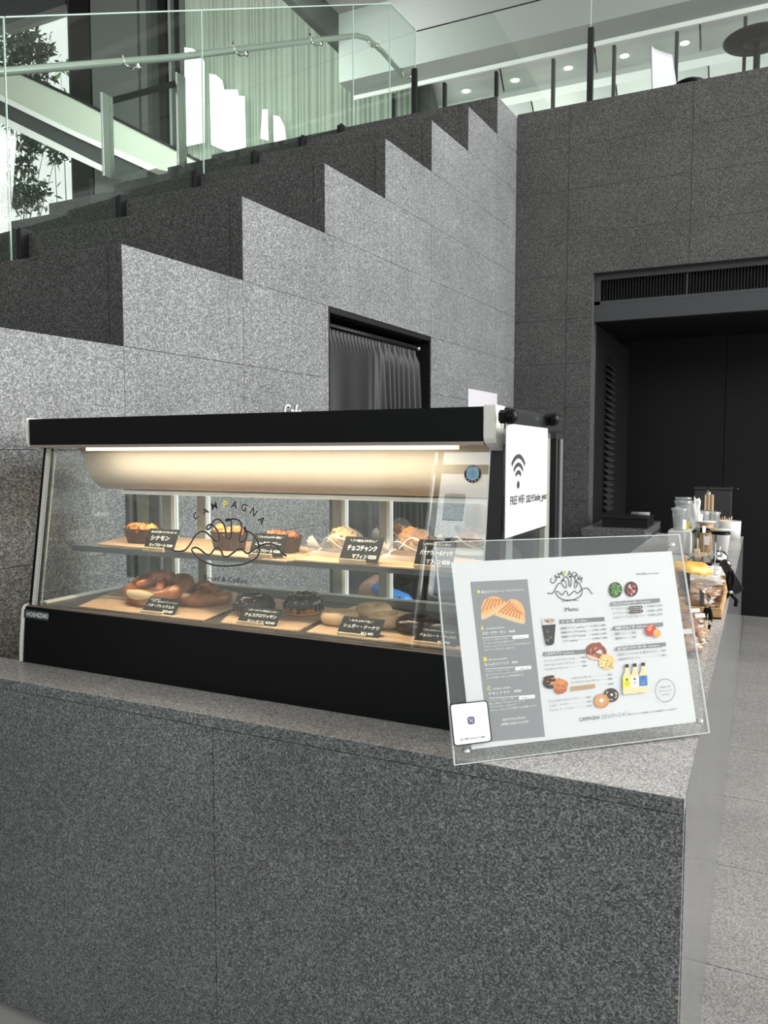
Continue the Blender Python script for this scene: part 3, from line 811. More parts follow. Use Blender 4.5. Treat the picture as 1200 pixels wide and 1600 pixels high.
dc = root('display_case', (-1.36, 2.1, CZ), 'black refrigerated glass bakery display case with cream lit interior, on the stone counter', 'display case')
zt0, zg = 1.668, 1.06
b = MB(); X0, X1 = -2.150, -.580
b.add([(X0, 1.757, CZ+.001), (X0, 1.764, .97), (X0, 1.773, zg), (X0, 1.80, zg), (X0, 1.80, 1.035), (X0, 2.40, 1.035), (X0, 2.40, CZ+.001),
       (X1, 1.757, CZ+.001), (X1, 1.764, .97), (X1, 1.773, zg), (X1, 1.80, zg), (X1, 1.80, 1.035), (X1, 2.40, 1.035), (X1, 2.40, CZ+.001)],
      [(0,6,5,4,3,2,1), (7,8,9,10,11,12,13)] + [(i, i + 1, i + 8, i + 7) for i in range(6)] + [(6, 0, 7, 13)])
b.build('base', M['black_gloss'], dc, bevel=.002)
for (xa, xb) in ((XA - .006, X0 - .0005), (X1 + .0005, XB + .006)):
    t = MB(); prof = [(1.752, CZ + .001), (1.757, .955), (1.769, 1.055), (1.78, 1.066), (1.84, 1.066), (1.84, CZ + .001)]
    t.extr([(xa, y, z) for y, z in prof], (xb - xa, 0, 0)); t.build('end_trim', M['white_plastic'], dc, bevel=.003)
MB().box((X0 + .02, 1.805, 1.036), (X1 - .02, 2.25, 1.0645)).build('deck', M['deck'], dc)
MB().box((X0 + .01, 1.776, 1.0602), (X1 - .01, 1.80, 1.064)).build('front_sill', mat('sill_metal', (.30, .24, .20), .35, .6), dc)
# maker's plate
pl = MB(); p0 = at_y(39, 966, 1.7645); p1 = at_y(77, 952, 1.7645)
sl_ = (1.773 - 1.764) / (zg - .97)
def fpt(px, py, d=0):                       # a point on the leaning front of the base
    p = at_y(px, py, 1.768); 
    for _ in range(4): p = at_y(px, py, 1.764 + (p.z - .97) * sl_ - d)
    return p
q = [fpt(38, 964.5, .001), fpt(76, 970, .001), fpt(77, 957, .001), fpt(39, 951.5, .001)]
o_ = MB(); o_.extr(q, (0, -.003, 0)); plate = o_.build('nameplate', mat('plate_grey', (.09, .10, .10), .35, .6), dc)
t = MB(); put_text(t, 'HOSHIZAKI', fpt(41, 962.5, .0045), (1, 0, 0), (0, .1, 1), .021, None, bold=.012, fit=(q[1].x - q[0].x) * .88)
t.build('lettering', M['print_white'], plate)
# leaning front glass
GA = Vector((0, 1.790, 1.062)); GB = Vector((0, 1.868, 1.578)); GN = (GB - GA).cross(Vector((1, 0, 0))).normalized()
if GN.y > 0: GN = -GN                       # towards the customer
def at_g(px, py, off=0.0): return at_pl(px, py, GA + GN * off, GN)
GU = (GB - GA).normalized()
gx0, gx1 = -2.120, -.603
mb = MB(); mb.extr([(gx0, GA.y, GA.z), (gx1, GA.y, GA.z), (gx1, GB.y, GB.z), (gx0, GB.y, GB.z)], -GN * .006)
fg = mb.build('front_glass', M['pane_case'], dc)
def leanstrip(x0, x1, d0, d1, name, m, z0=1.062, z1=1.578, par=None):
    a_ = GA + GU * ((z0 - GA.z) / GU.z); b_ = GA + GU * ((z1 - GA.z) / GU.z)
    return MB().hexa([Vector((x0, 0, 0)) + a_ - GN * d0, Vector((x1, 0, 0)) + a_ - GN * d0, Vector((x1, 0, 0)) + a_ - GN * d1, Vector((x0, 0, 0)) + a_ - GN * d1],
                     [Vector((x0, 0, 0)) + b_ - GN * d0, Vector((x1, 0, 0)) + b_ - GN * d0, Vector((x1, 0, 0)) + b_ - GN * d1, Vector((x0, 0, 0)) + b_ - GN * d1]).build(name, m, par or dc)
leanstrip(-2.152, -2.139, .0, .03, 'front_post', M['black_gloss'])
leanstrip(-2.138, -2.124, -.002, .006, 'shelf_rail_strip', M['strip_white'])
leanstrip(-2.119, -2.116, -.0015, .0, 'glass_edge', M['strip_white'])
leanstrip(-2.107, -2.104, .0075, .0095, 'glass_edge', M['strip_white'])
leanstrip(-.606, -.603, -.0015, .0, 'glass_edge', M['frame_white'])
leanstrip(-.602, -.566, -.002, .05, 'front_post', M['black_metal'])
# dotted slots of the strip
sl2 = MB()
for k in range(46):
    z = 1.075 + k * .0108; a_ = GA + GU * ((z - GA.z) / GU.z) + GN * .0023
    c_ = Vector((-2.131, a_.y, a_.z)); sl2.add([c_ + Vector((-.0012, 0, 0)) - GU * .0015, c_ + Vector((.0012, 0, 0)) - GU * .0015, c_ + Vector((.0012, 0, 0)) + GU * .0015, c_ + Vector((-.0012, 0, 0)) + GU * .0015], [(0, 1, 2, 3)])
o_ = sl2.build('slots', M['black_gloss'], dc); o_['kind'] = 'stuff'
# side glass, left and right
MB().hexa([(-2.118, 1.80, 1.045), (-2.112, 1.80, 1.045), (-2.112, 2.24, 1.045), (-2.118, 2.24, 1.045)],
          [(-2.118, 1.88, 1.60), (-2.112, 1.88, 1.60), (-2.112, 2.24, 1.60), (-2.118, 2.24, 1.60)]).build('side_glass', M['pane_clear'], dc)
MB().hexa([(-.596, 1.80, 1.045), (-.590, 1.80, 1.045), (-.590, 2.33, 1.045), (-.596, 2.33, 1.045)],
          [(-.596, 1.88, 1.60), (-.590, 1.88, 1.60), (-.590, 2.33, 1.60), (-.596, 2.33, 1.60)]).build('side_glass', M['pane_clear'], dc)
MB().box((-2.125, 1.82, 1.0648), (-2.105, 2.24, 1.072)).build('side_sill', M['frame_white'], dc)
# right frame
fr = MB(); fr.box((-.600, 1.87, 1.62), (-.556, 2.42, 1.668)); fr.box((-.600, 2.36, 1.036), (-.556, 2.42, 1.62))
fr.build('side_frame', M['black_metal'], dc, bevel=.004)
MB().box((-.590, 2.30, 1.045), (-.575, 2.357, 1.62)).build('rear_post', M['frame_grey'], dc)
MB().box((-.555, 2.375, 1.1), (-.549, 2.41, 1.6)).build('grey_strip', mat('strip_grey', (.10, .105, .11), .5), dc)
# hood bar with white end caps
MB().box((-2.150, 1.81, 1.585), (-.604, 1.88, zt0)).build('hood', M['black_gloss'], dc, bevel=.0015)
MB().box((-2.150, 1.812, 1.576), (-.604, 1.88, 1.5845)).build('hood_rail', mat('rail_brown', (.32, .27, .25), .3, .5), dc)
for (xa, xb) in ((XA - .002, -2.1505), (-.6035, XB)):
    t = MB(); prof = [(1.803, zt0 + .004), (1.803, 1.592), (1.812, 1.58), (1.87, 1.560), (1.882, 1.565), (1.882, zt0 + .004)]
    t.extr([(xa, y, z) for y, z in prof], (xb - xa, 0, 0)); e_ = t.build('hood_end_cap', M['white_plastic'], dc, bevel=.004, seg=3)
    if xb > -1: MB().tube([(XB - .001, 1.845, 1.625), (XB + .002, 1.845, 1.625)], .0035, None, 12).build('screw', M['steel'], e_)
MB().box((-2.12, 1.885, 1.655), (-.604, 2.40, 1.665)).build('top_panel', M['black_gloss'], dc)
# lamp and cream lined air duct
MB().box((-1.98, 1.884, 1.566), (-.70, 1.902, 1.578)).build('lamp_tube', M['led'], dc)
l = area('case_lamp', (-1.36, 1.893, 1.5645), (-1.36, 1.95, 1.0), 1.22, .03, 9, (1, .84, .62))
prof = [(1.925, 1.606), (1.955, 1.588), (1.978, 1.562), (1.990, 1.535), (1.998, 1.508), (2.010, 1.484), (2.030, 1.460), (2.055, 1.442), (2.075, 1.434), (2.22, 1.430), (2.22, 1.606)]
t = MB(); n_ = len(prof); xl, xr = -2.10, -.64
vs = [(xl, y, z) for y, z in prof] + [(xr, y, z) for y, z in prof]
t.add(vs, [tuple(range(n_)), tuple(reversed(range(n_, 2 * n_)))] + [(i, i + n_, (i + 1) % n_ + n_, (i + 1) % n_) for i in (8, 9, 10)])
t.add(vs, [(i, i + n_, i + 1 + n_, i + 1) for i in range(8)], None, True)
t.build('air_duct', M['cream_panel'], dc)
MB().box((-2.03, 2.09, 1.416), (-.66, 2.2, 1.429)).build('duct_tray', M['frame_white'], dc)
# rear sliding doors
YR = 2.27
def rx(px): return at_y(px, 850, YR).x
def rbox(pa, pb, z0, z1, m, name, y0=YR, y1=YR + .025): return MB().box((rx(pa), y0, z0), (rx(pb), y1, z1)).build(name, m, dc)
MB().box((-2.13, YR - .005, 1.036), (-.60, YR + .03, 1.086)).build('rear_rail', M['frame_grey'], dc, bevel=.002)
MB().box((-2.13, YR - .012, 1.086), (-.60, YR - .002, 1.092)).build('rear_rail', M['frame_white'], dc)
MB().box((-2.13, YR - .005, 1.56), (-.60, YR + .03, 1.62)).build('rear_rail', M['frame_grey'], dc)
for (pa, pb, m_) in ((197, 203, 'gasket_grey'), (203, 209, 'frame_grey'), (209, 215, 'black_gloss'), (215, 234, 'frame_grey'), (234, 246, 'gasket_grey'),
                     (254, 268, 'frame_grey'), (268, 273, 'frame_white'), (309, 321, 'frame_grey'), (321, 323, 'frame_white'), (515, 520, 'gasket_grey'), (520, 534, 'frame_grey'), (534, 539, 'frame_white'),
                     (592, 604, 'frame_grey'), (604, 609, 'frame_white')):
    rbox(pa, pb, 1.084, 1.56, M[m_], 'door_stile' if m_ != 'gasket_grey' else 'gasket')
for (pa, pb) in ((273, 309), (323, 515), (539, 592), (609, 735)):
    MB().box((rx(pa), YR + .01, 1.084), (rx(pb), YR + .014, 1.56)).build('rear_glass', M['pane_clear'], dc)
# shelf
SZ = 1.247
MB().box((-2.104, 1.937, SZ - .006), (-.612, 2.24, SZ)).build('shelf', glass('pane_shelf', (.82, .9, .88), haze=.12), dc)
MB().box((-2.106, 1.930, SZ - .019), (-.612, 1.937, SZ + .001)).build('shelf_edge', M['shelf_edge'], dc, bevel=.001)
for x in (-2.09, -.625):
    MB().box((x - .006, 1.94, SZ - .018), (x + .006, 2.24, SZ - .0065)).build('shelf_bracket', M['frame_grey'], dc)
# round maker's emblem on the glass
c_ = at_g(738.5, 740.5, .0012); u_ = Vector((1, 0, 0)); v_ = GU
def disc(mb, c, ru, rv, u, v, m, n=40, th=0, nrm=None):
    mb.add([c + u * ru * math.cos(2*PI*k/n) + v * rv * math.sin(2*PI*k/n) for k in range(n)], [tuple(range(n))], m)
e_ = MB(); R_ = .0225
disc(e_, c_, R_, R_, u_, v_, M['sticker_black']); disc(e_, c_ + GN * .0003, R_ * .69, R_ * .69, u_, v_, M['print_white']); disc(e_, c_ + GN * .0006, R_ * .64, R_ * .64, u_, v_, M['sticker_blue'])
disc(e_, c_ + GN * .0009, R_ * .3, R_ * .42, u_, v_, M['print_grey'])
def arc_text(mb, s_, c, r, a0, a1, size, m, u, v, n, lift, bold=0, hold=False):
    for i, chh in enumerate(s_):
        a_ = a0 + (a1 - a0) * i / (len(s_) - 1)
        rad = u * math.cos(a_) + v * math.sin(a_); tan = u * math.sin(a_) - v * math.cos(a_)
        put_text(mb, chh, c + rad * r + n * lift, tan, rad, size, m, align='CENTER', bold=bold)
arc_text(e_, 'HOSHIZAKI', c_, R_ * .73, math.radians(150), math.radians(30), R_ * .33, M['print_white'], u_, v_, GN, .0006, .01)
for k in range(5):
    a_ = math.radians(215 + 27 * k); disc(e_, c_ + (u_ * math.cos(a_) + v_ * math.sin(a_)) * R_ * .84 + GN * .0006, .0014, .0014, u_, v_, M['print_white'], 8)
e_.build('round_emblem', M['sticker_black'], fg)
# the shop's line drawing and name on the front glass
LOGO = [(130,492),(185,508),(240,500),(280,460),(320,395),(360,357),(400,355),(440,385),(480,425),(505,430),(515,400),(500,350),(470,310),(440,298),(415,318),(418,335),(440,328),(455,290),(480,262),(510,258),(545,290),(560,330),(568,390),(588,413),(604,390),(608,330),(605,275),(590,254),(565,260),(572,271),(600,258),(640,255),(675,275),(690,320),(676,380),(672,425),(690,436),(720,412),(730,370),(712,340),(708,324),(716,321),(724,348),(770,370),(810,430),(826,490),(810,550),(760,585),(680,612),(560,622),(460,612),(370,575),(312,520),(299,490),(325,477),(360,490),(410,530),(435,537),(460,510),(485,482),(510,480),(530,510),(545,545),(575,550),(620,520),(660,490),(690,490),(720,518),(745,520),(790,490),(840,460),(900,448),(950,460),(990,500),(1020,535),(1042,540)]
def smooth(pts, k=4):
    out = []
    for i in range(len(pts) - 1):
        p0, p1, p2, p3 = pts[max(i-1, 0)], pts[i], pts[i+1], pts[min(i+2, len(pts)-1)]
        for j in range(k):
            t_ = j / k
            out.append(tuple(.5 * (2*b + (c - a)*t_ + (2*a - 5*b + 4*c - d)*t_*t_ + (-a + 3*b - 3*c + d)*t_**3) for a, b, c, d in zip(p0, p1, p2, p3)))
    out.append(pts[-1]); return out
def ribbon(mb, pts, w, n, m):
    """flat stroke of width w along points on a plane with normal n"""
    vs = []
    for i, p in enumerate(pts):
        a_, b_ = pts[max(i-1, 0)], pts[min(i+1, len(pts)-1)]
        t_ = (b_ - a_).normalized(); s_ = t_.cross(n).normalized() * w / 2
        vs += [p - s_, p + s_]
    mb.add(vs, [(2*i, 2*i+1, 2*i+3, 2*i+2) for i in range(len(pts) - 1)], m)
lg = MB()
L3 = [at_g(240 + x / 5, 760 + y / 5, .0012) for x, y in smooth(LOGO)]
ribbon(lg, [p + GN * .0 for p in L3], .0060, GN, M['halo_white'])
ribbon(lg, [p + GN * .0004 for p in L3], .0047, GN, M['sticker_black'])
for chh, (x, y), ang in zip('CAMPAGNA', ((332, 228), (401, 188), (474, 148), (557, 134), (632, 138), (708, 160), (782, 196), (846, 260)), (48, 35, 18, 3, -8, -20, -33, -48)):
    p = at_g(240 + x / 5, 760 + (y + 4) / 5, .0014); a_ = math.radians(ang)
    ux = Vector((1, 0, 0)) * math.cos(a_) + GU * math.sin(a_); uy = GU * math.cos(a_) - Vector((1, 0, 0)) * math.sin(a_)
    o_ = p - uy * .0105
    yel = (x == 557)
    put_text(lg, chh, o_, ux, uy, .030, M['halo_white'], align='CENTER', bold=.06)
    put_text(lg, chh, o_ + GN * .0004, ux, uy, .030, M['yellow'] if yel else M['sticker_black'], align='CENTER', bold=.035 if yel else .022)
a_, b_ = at_g(318, 906, .0012), at_g(384, 911, .0012)
put_text(lg, 'Bread & Coffee', a_, (1, 0, 0), GU, .0205, M['sticker_black'], fit=(b_ - a_).length)
lg.build('shop_logo', M['sticker_black'], fg)

# ================================================================ boards on deck and shelf
M['wood_board'] = noisy('wood_board', (.46, .29, .17), (.66, .46, .29), 9, .5, .1, (1, 8, 1))
M['wood_pale'] = noisy('wood_pale', (.62, .44, .26), (.74, .56, .36), 30, .5, .1, (1, 6, 6))
DZ = 1.0647
def board(pts, z, th, label, name='serving_board'):
    P = [at_z(px, py, z + th) for px, py in pts]; P = [Vector((p.x, max(1.812, min(p.y, 2.245)), z + .0005)) for p in P]
    o = MB().extr(P, (0, 0, th - .0005)).build(name, M['wood_board'], loc=(P[0].x, P[0].y, z), bevel=.0015)
    tag(o, label, 'board', 'wooden serving boards in the display case'); return o
board([(108, 950), (300, 974), (378, 944), (370, 925), (216, 908)], DZ, .006, 'long brown serving board under the pretzels, bottom left of the case')
board([(331, 976), (447, 988), (466, 985), (532, 952), (390, 928)], DZ, .006, 'serving board under the two chocolate croissant doughnuts')
board([(470, 990), (560, 1003), (712, 1028), (800, 990), (585, 938), (548, 948)], DZ, .006, 'serving board under the sugar doughnuts and the chocolate doughnut')
board([(152, 849), (225, 855), (445, 876), (472, 872), (500, 856), (440, 845), (210, 835)], SZ, .006, 'upper shelf serving board under the three paper-cup rolls')
board([(461, 874), (560, 881), (712, 892), (790, 880), (620, 856), (505, 862)], SZ, .006, 'upper shelf serving board under the bagged muffins')
BZ, UZ = DZ + .0062, SZ + .0062

# ================================================================ price cards
M['card_black'] = mat('card_black', (.012, .0135, .0135), .8, spec=.2)
M['chalk'] = mat('chalk', (.78, .78, .74), .8)
def price_card(bl, br, tl, z, lines, label, hold=(.05, .72)):
    P0 = at_z(*bl, z + .012); P1 = at_z(*br, z + .012)
    y = (P0.y + P1.y) / 2
    if z < 1.2: y = max(y, 1.826)                 # keeps behind the leaning glass
    P0 = at_y(bl[0], bl[1], y); P1 = at_y(br[0], br[1], y); P0.z = P1.z = z + .006
    w = P1.x - P0.x
    # lean back so that the top corner meets its line of sight
    best = None
    for k in range(0, 70):
        a_ = math.radians(k); 
        for hh in (.058, .062, .066, .070, .074, .078):
            q = P0 + Vector((0, math.sin(a_) * hh, math.cos(a_) * hh)); d = q - EYE
            s_ = (600 + F_PX * d.dot(RT) / d.dot(FW), 800 - F_PX * d.dot(UP) / d.dot(FW))
            e = (s_[0] - tl[0]) ** 2 + (s_[1] - tl[1]) ** 2
            if best is None or e < best[0]: best = (e, a_, hh)
    _, a_, hh = best
    up = Vector((0, math.sin(a_), math.cos(a_))); nr = Vector((0, -math.cos(a_), math.sin(a_)))
    r = root('price_card', (P0.x + w / 2, y, z), label, 'price card', 'handwritten price cards in the display case')
    MB().extr([P0, P0 + Vector((w, 0, 0)), P0 + Vector((w, 0, 0)) + up * hh, P0 + up * hh], -nr * .0012).build('card', M['card_black'], r)
    lt = MB(); n = len(lines)
    for (txt, fx, fy, fw, sz) in lines:
        put_text(lt, txt, P0 + Vector((w * fx, 0, 0)) + up * hh * fy + nr * .0005, (1, -.0, 0), up, sz * hh, None, fit=w * fw, bold=.028)
    lt.build('lettering', M['chalk'], r)
    hx0, hx1 = P0.x + w * hold[0], P0.x + w * hold[1]
    MB().box((hx0, y - .010, z + .0003), (hx1, y - .0015, z + .013)).build('wooden_foot', M['wood_pale'], r, bevel=.0008)
    MB().box((hx0, y + .0035, z + .0003), (hx1, y + .012, z + .009)).build('wooden_foot', M['wood_pale'], r)
    return r
price_card((224, 853), (271, 859), (235, 825.5), UZ, [('ほんのり甘いシナモンロール', .08, .80, .84, .11), ('シナモン', .12, .46, .62, .26), ('カップロール ¥280', .14, .16, .78, .16)], 'black price card reading シナモン カップロール, upper left on the shelf')
price_card((388, 862), (441, 869), (397.6, 833), UZ, [('＼フレッシュベリー香る／', .12, .80, .76, .11), ('ミックスベリー', .1, .46, .76, .22), ('カップロール ¥280', .12, .16, .78, .16)], 'black price card reading ミックスベリー, second on the shelf')
price_card((529, 872), (590, 877), (540.6, 838.3), UZ, [('＼食べ応えバツグン／', .14, .80, .7, .11), ('チョコチャンク', .12, .46, .76, .24), ('マフィン ¥250', .3, .14, .62, .2)], 'black price card reading チョコチャンク マフィン, before the yellow bagged muffin')
price_card((646, 880), (706, 887), (654.6, 842.9), UZ, [('＼バナナのやさしい甘さ／', .12, .80, .8, .11), ('バナナウォールナッツ', .1, .46, .84, .2), ('マフィン ¥250', .3, .14, .62, .2)], 'black price card reading バナナウォールナッツ マフィン, rightmost on the shelf')
price_card((220.7, 966), (271, 974), (233.3, 934), BZ - .006, [('はまる旨さ！', .05, .84, .3, .1), ('バター香る本格プレッツェル', .12, .70, .8, .12), ('バタープレッツェル', .06, .40, .84, .22), ('¥340', .62, .1, .32, .22)], 'black price card reading バタープレッツェル, before the pretzels')
price_card((370, 983), (430.5, 990), (377, 950.8), BZ - .006, [('＼ビター＆サクッ満足感たっぷり／', .12, .76, .8, .11), ('チョコクロワッサン', .1, .44, .82, .22), ('ドーナツ ¥340', .22, .1, .7, .2)], 'black price card reading チョコクロワッサン ドーナツ, bottom row')
price_card((526, 1001), (591, 1009), (536, 962.9), BZ - .006, [('＼もちふわ食感／', .16, .76, .6, .13), ('シュガー・ドーナツ', .08, .42, .86, .22), ('¥140', .56, .1, .3, .2)], 'black price card reading シュガー・ドーナツ, before the sugar doughnuts')
price_card((645, 1016), (711, 1025), (653, 979), BZ - .006, [('＼チョコだけじゃないおいしさ／', .1, .76, .8, .11), ('チョコレート・ドーナツ', .08, .42, .86, .2), ('¥170', .56, .1, .3, .2)], 'black price card reading チョコレート・ドーナツ, partly behind the acrylic menu')

# ================================================================ bakery
def crust(name, c1, c2, sc=60, rough=.45, bump=.4, **k): return noisy(name, c1, c2, sc, rough, bump, dist=.001, **k)
M['bun_gold'] = crust('bun_gold', (.42, .13, .03), (.72, .34, .10), 55)
M['bun_yellow'] = crust('bun_yellow', (.62, .36, .10), (.80, .54, .20), 70)
M['bun_berry'] = crust('bun_berry', (.10, .025, .02), (.50, .19, .06), 60)
M['paper_brown'] = noisy('paper_brown', (.045, .025, .018), (.07, .04, .03), 40, .7, .1)
M['paper_cup_pale'] = noisy('paper_cup_pale', (.45, .26, .12), (.6, .38, .2), 60, .7, .1)
M['pretzel_brown'] = crust('pretzel_brown', (.20, .055, .018), (.42, .16, .06), 18, .3, .15)
M['dough_cream'] = mat('dough_cream', (.80, .62, .36), .6)
M['chocolate'] = crust('chocolate', (.012, .007, .006), (.035, .02, .016), 40, .3, .5)
M['chocolate_glaze'] = crust('chocolate_glaze', (.035, .02, .018), (.055, .034, .03), 20, .28, .1)
M['sugar_dough'] = noisy('sugar_dough', (.55, .34, .15), (.72, .50, .28), 14, .7, .0)
M['sugar_crystal'] = mat('sugar_crystal', (.75, .66, .55), .4)
M['nut'] = mat('nut', (.75, .62, .42), .6)
M['film'] = glass('film', (.95, .95, .94), refl=1.6, ior=1.5, haze=.085, hazecol=(.85, .83, .8))
M['film_white'] = glass('film_white', (.9, .9, .9), refl=1.0, haze=.5, hazecol=(.82, .76, .70))

def cup_roll(px, py, z, wid, dep, h, label, top='bun_gold', seed=0, rot=0.0):
    c = at_z(px, py, z); c.y += dep * .45
    r = root('cup_roll', c, label, 'bread', 'rolls baked in dark paper cups on the upper shelf')
    n = 96; m = MB(); vs = []
    lv_ = [(0, .80), (.3, .86), (.7, .94), (1, 1.0), (1.0, .96), (.8, .93)]
    def sq(a_):                                   # rounded rectangle
        return 1 / (abs(math.cos(a_)) ** 4 + abs(math.sin(a_)) ** 4) ** .25
    for (t_, s_) in lv_:
        for k in range(n):
            a_ = 2*PI*k/n; pl_ = 1 + .022 * (1 if k % 2 else -1)
            q = sq(a_) * s_ * pl_
            vs.append(Vector((c.x + wid / 2 * q * math.cos(a_), c.y + dep / 2 * q * math.sin(a_), z + .0005 + h * t_)))
    m.add(vs, [(i*n+k, i*n+(k+1)%n, (i+1)*n+(k+1)%n, (i+1)*n+k) for i in range(len(lv_)-1) for k in range(n)] + [tuple(reversed(range(n)))])
    m.build('paper_cup', M['paper_brown'], r)
    t = MB(); rnd = random.Random(seed)
    t.blob((c.x, c.y, z + h * .86), (wid * .47, dep * .47, .016), None, 40, 16, .25, 14, seed)
    k = 4
    for i in range(k):
        t.blob((c.x - wid * .34 + wid * .68 * i / (k - 1) + rnd.uniform(-.004, .004), c.y + rnd.uniform(-.012, .004), z + h * .98 + rnd.uniform(-.002, .005)),
               (wid * .17, dep * .26, .012 + rnd.uniform(0, .006)), None, 22, 12, .5, 12, seed + i)
    t.build('crumb', M[top], r)
    sw = MB()
    for i in range(3):                            # rolled swirl ridges
        cx = c.x - wid * .27 + wid * .27 * i; pts = []
        for j in range(26):
            a_ = j * .45; rr = .003 + .0008 * j
            pts.append((cx + rr * math.cos(a_), c.y - .005 + rr * .9 * math.sin(a_), z + h * .98 + .0115 - .0003 * j + rnd.uniform(-.001, .001)))
        sw.tube(pts, .0022, None, 6)
    sw.build('swirl', M['bun_berry'], r)
    return r
cup_roll(212, 850, UZ, .124, .085, .050, 'cinnamon roll in a long dark paper cup, leftmost on the upper shelf', 'bun_gold', 1)
cup_roll(347, 861, UZ, .108, .085, .060, 'tall golden roll in a pleated brown paper cup, behind the glass logo', 'bun_gold', 5)
cup_roll(432, 865, UZ, .106, .085, .052, 'dark-crusted berry roll in a brown paper cup, behind the second price card', 'bun_berry', 9)

def muffin(px, py, z, r0, h, label, top, seed, chips=False, yoff=.03):
    c = at_z(px, py, z); c.y += yoff
    r = root('muffin', c, label, 'muffin', 'muffins in clear bags on the upper shelf')
    m = MB(); m.lathe([(r0 * .72, 0.001), (r0 * .95, h * .55), (r0 * .9, h * .55)], None, 48, (c.x, c.y, z), wav=lambda a_, zz: 1 + .03 * math.sin(a_ * 24))
    m.build('paper_cup', M['paper_cup_pale'], r)
    t = MB(); t.blob((c.x, c.y, z + h * .62), (r0 * 1.12, r0 * 1.12, h * .42), None, 36, 20, .3, 10, seed)
    d = t.build('dome', M[top], r)
    if chips:
        rnd = random.Random(seed); 
        for k in range(6):
            a_ = rnd.uniform(PI, 2 * PI); e_ = rnd.uniform(.1, .9)
            MB().blob((c.x + r0 * 1.08 * math.cos(a_) * math.cos(e_), c.y + r0 * 1.08 * math.sin(a_) * math.cos(e_), z + h * .62 + h * .42 * math.sin(e_)), (.006, .006, .004), None, 8, 6).build('chocolate_chip', M['chocolate'], d)
    return r
muffin(528, 864, UZ, .037, .075, 'yellow muffin with a chocolate chip, in the clear bag left of centre', 'bun_yellow', 3, True)
muffin(640, 868, UZ, .037, .078, 'golden brown muffin in the clear bag at centre right', 'bun_gold', 8)
muffin(606, 852, UZ, .032, .066, 'browner muffin in a bag behind, between the two front muffins', 'pretzel_brown', 12, yoff=.06)
muffin(722, 862, UZ, .030, .06, 'muffin in the rightmost bag, under the building reflection', 'bun_gold', 15, yoff=.05)

def bag(cpx, cpy, z, wid, dep, h, label, seed, yoff=.03, tail=-1):
    c = at_z(cpx, cpy, z); c.y += yoff
    rnd = random.Random(seed)
    r = root('clear_bag', c, label, 'bag', 'clear bags around the muffins')
    def fn(u, v, top=False):
        a_ = 2 * PI * u
        # pillow shape: flattened towards the sealed tail, crinkled
        ex = 1.0 + (.55 if math.cos(a_) * tail > .75 and v < .5 else 0) * (1 - v * 2)
        s_ = math.sin(PI * min(1, .10 + v * .90) ** .9)
        rr = (1 - v ** 2.4) ** .55 if v < 1 else 0
        w_ = 1 + .07 * noise.noise(Vector((math.cos(a_) * 2.2, math.sin(a_) * 2.2, v * 4 + seed)))
        fac = 1 + .05 * abs(math.sin(a_ * 4 + seed + v * 3))
        return Vector((c.x + wid / 2 * rr * ex * w_ * fac * math.cos(a_), c.y + dep / 2 * rr * w_ * fac * math.sin(a_), z + .0008 + h * v * (1 + .06 * math.sin(a_ * 3 + seed))))
    MB().sheet(fn, 40, 14).build('film', M['film'], r)
    def fn2(u, v):
        q = fn(u, v * .17); q.x = c.x + (q.x - c.x) * 1.012; q.y = c.y + (q.y - c.y) * 1.012; return q
    MB().sheet(fn2, 40, 4).build('paper_band', M['film_white'], r)
    # white tie crossing the bag
    tp = []
    for k in range(9):
        u = .52 + .45 * k / 8; q = fn(u, .45 + .18 * math.sin(k * .8)); tp.append(q + Vector((0, -.002, .001)))
    MB().tube(tp, .0012, None, 5).build('tie', M['print_white'], r)
    # gathered tail
    tx = c.x + tail * wid * .52
    pts = []
    m = MB()
    for k in range(6):
        a_ = (k - 2.5) * .28
        m.add([(tx, c.y - .01, z + .02), (tx + tail * .045 * math.cos(a_), c.y - .02 + .01 * math.sin(k), z + .022 + .045 * math.sin(a_)), (tx + tail * .045 * math.cos(a_ + .25), c.y - .015, z + .022 + .045 * math.sin(a_ + .25))], [(0, 1, 2)])
    m.build('gathered_tail', M['film_white'], r)
    return r
bag(532, 870, UZ, .15, .105, .082, 'clear bag with gathered tail around the yellow muffin', 2)
bag(645, 876, UZ, .15, .11, .086, 'clear bag with white paper base around the golden muffin', 5)
bag(610, 856, UZ, .10, .075, .088, 'clear bag at the back between the two front bags', 7, yoff=.075)
bag(728, 868, UZ, .13, .10, .080, 'rightmost clear bag, behind the menu edge and building reflection', 9, yoff=.05)

def behind(px, py, ext, ymin=1.945):
    c = at_z(px, py, BZ); y = max(c.y + ext, ymin); x = at_y(px, py, y).x
    return Vector((x, y, BZ))
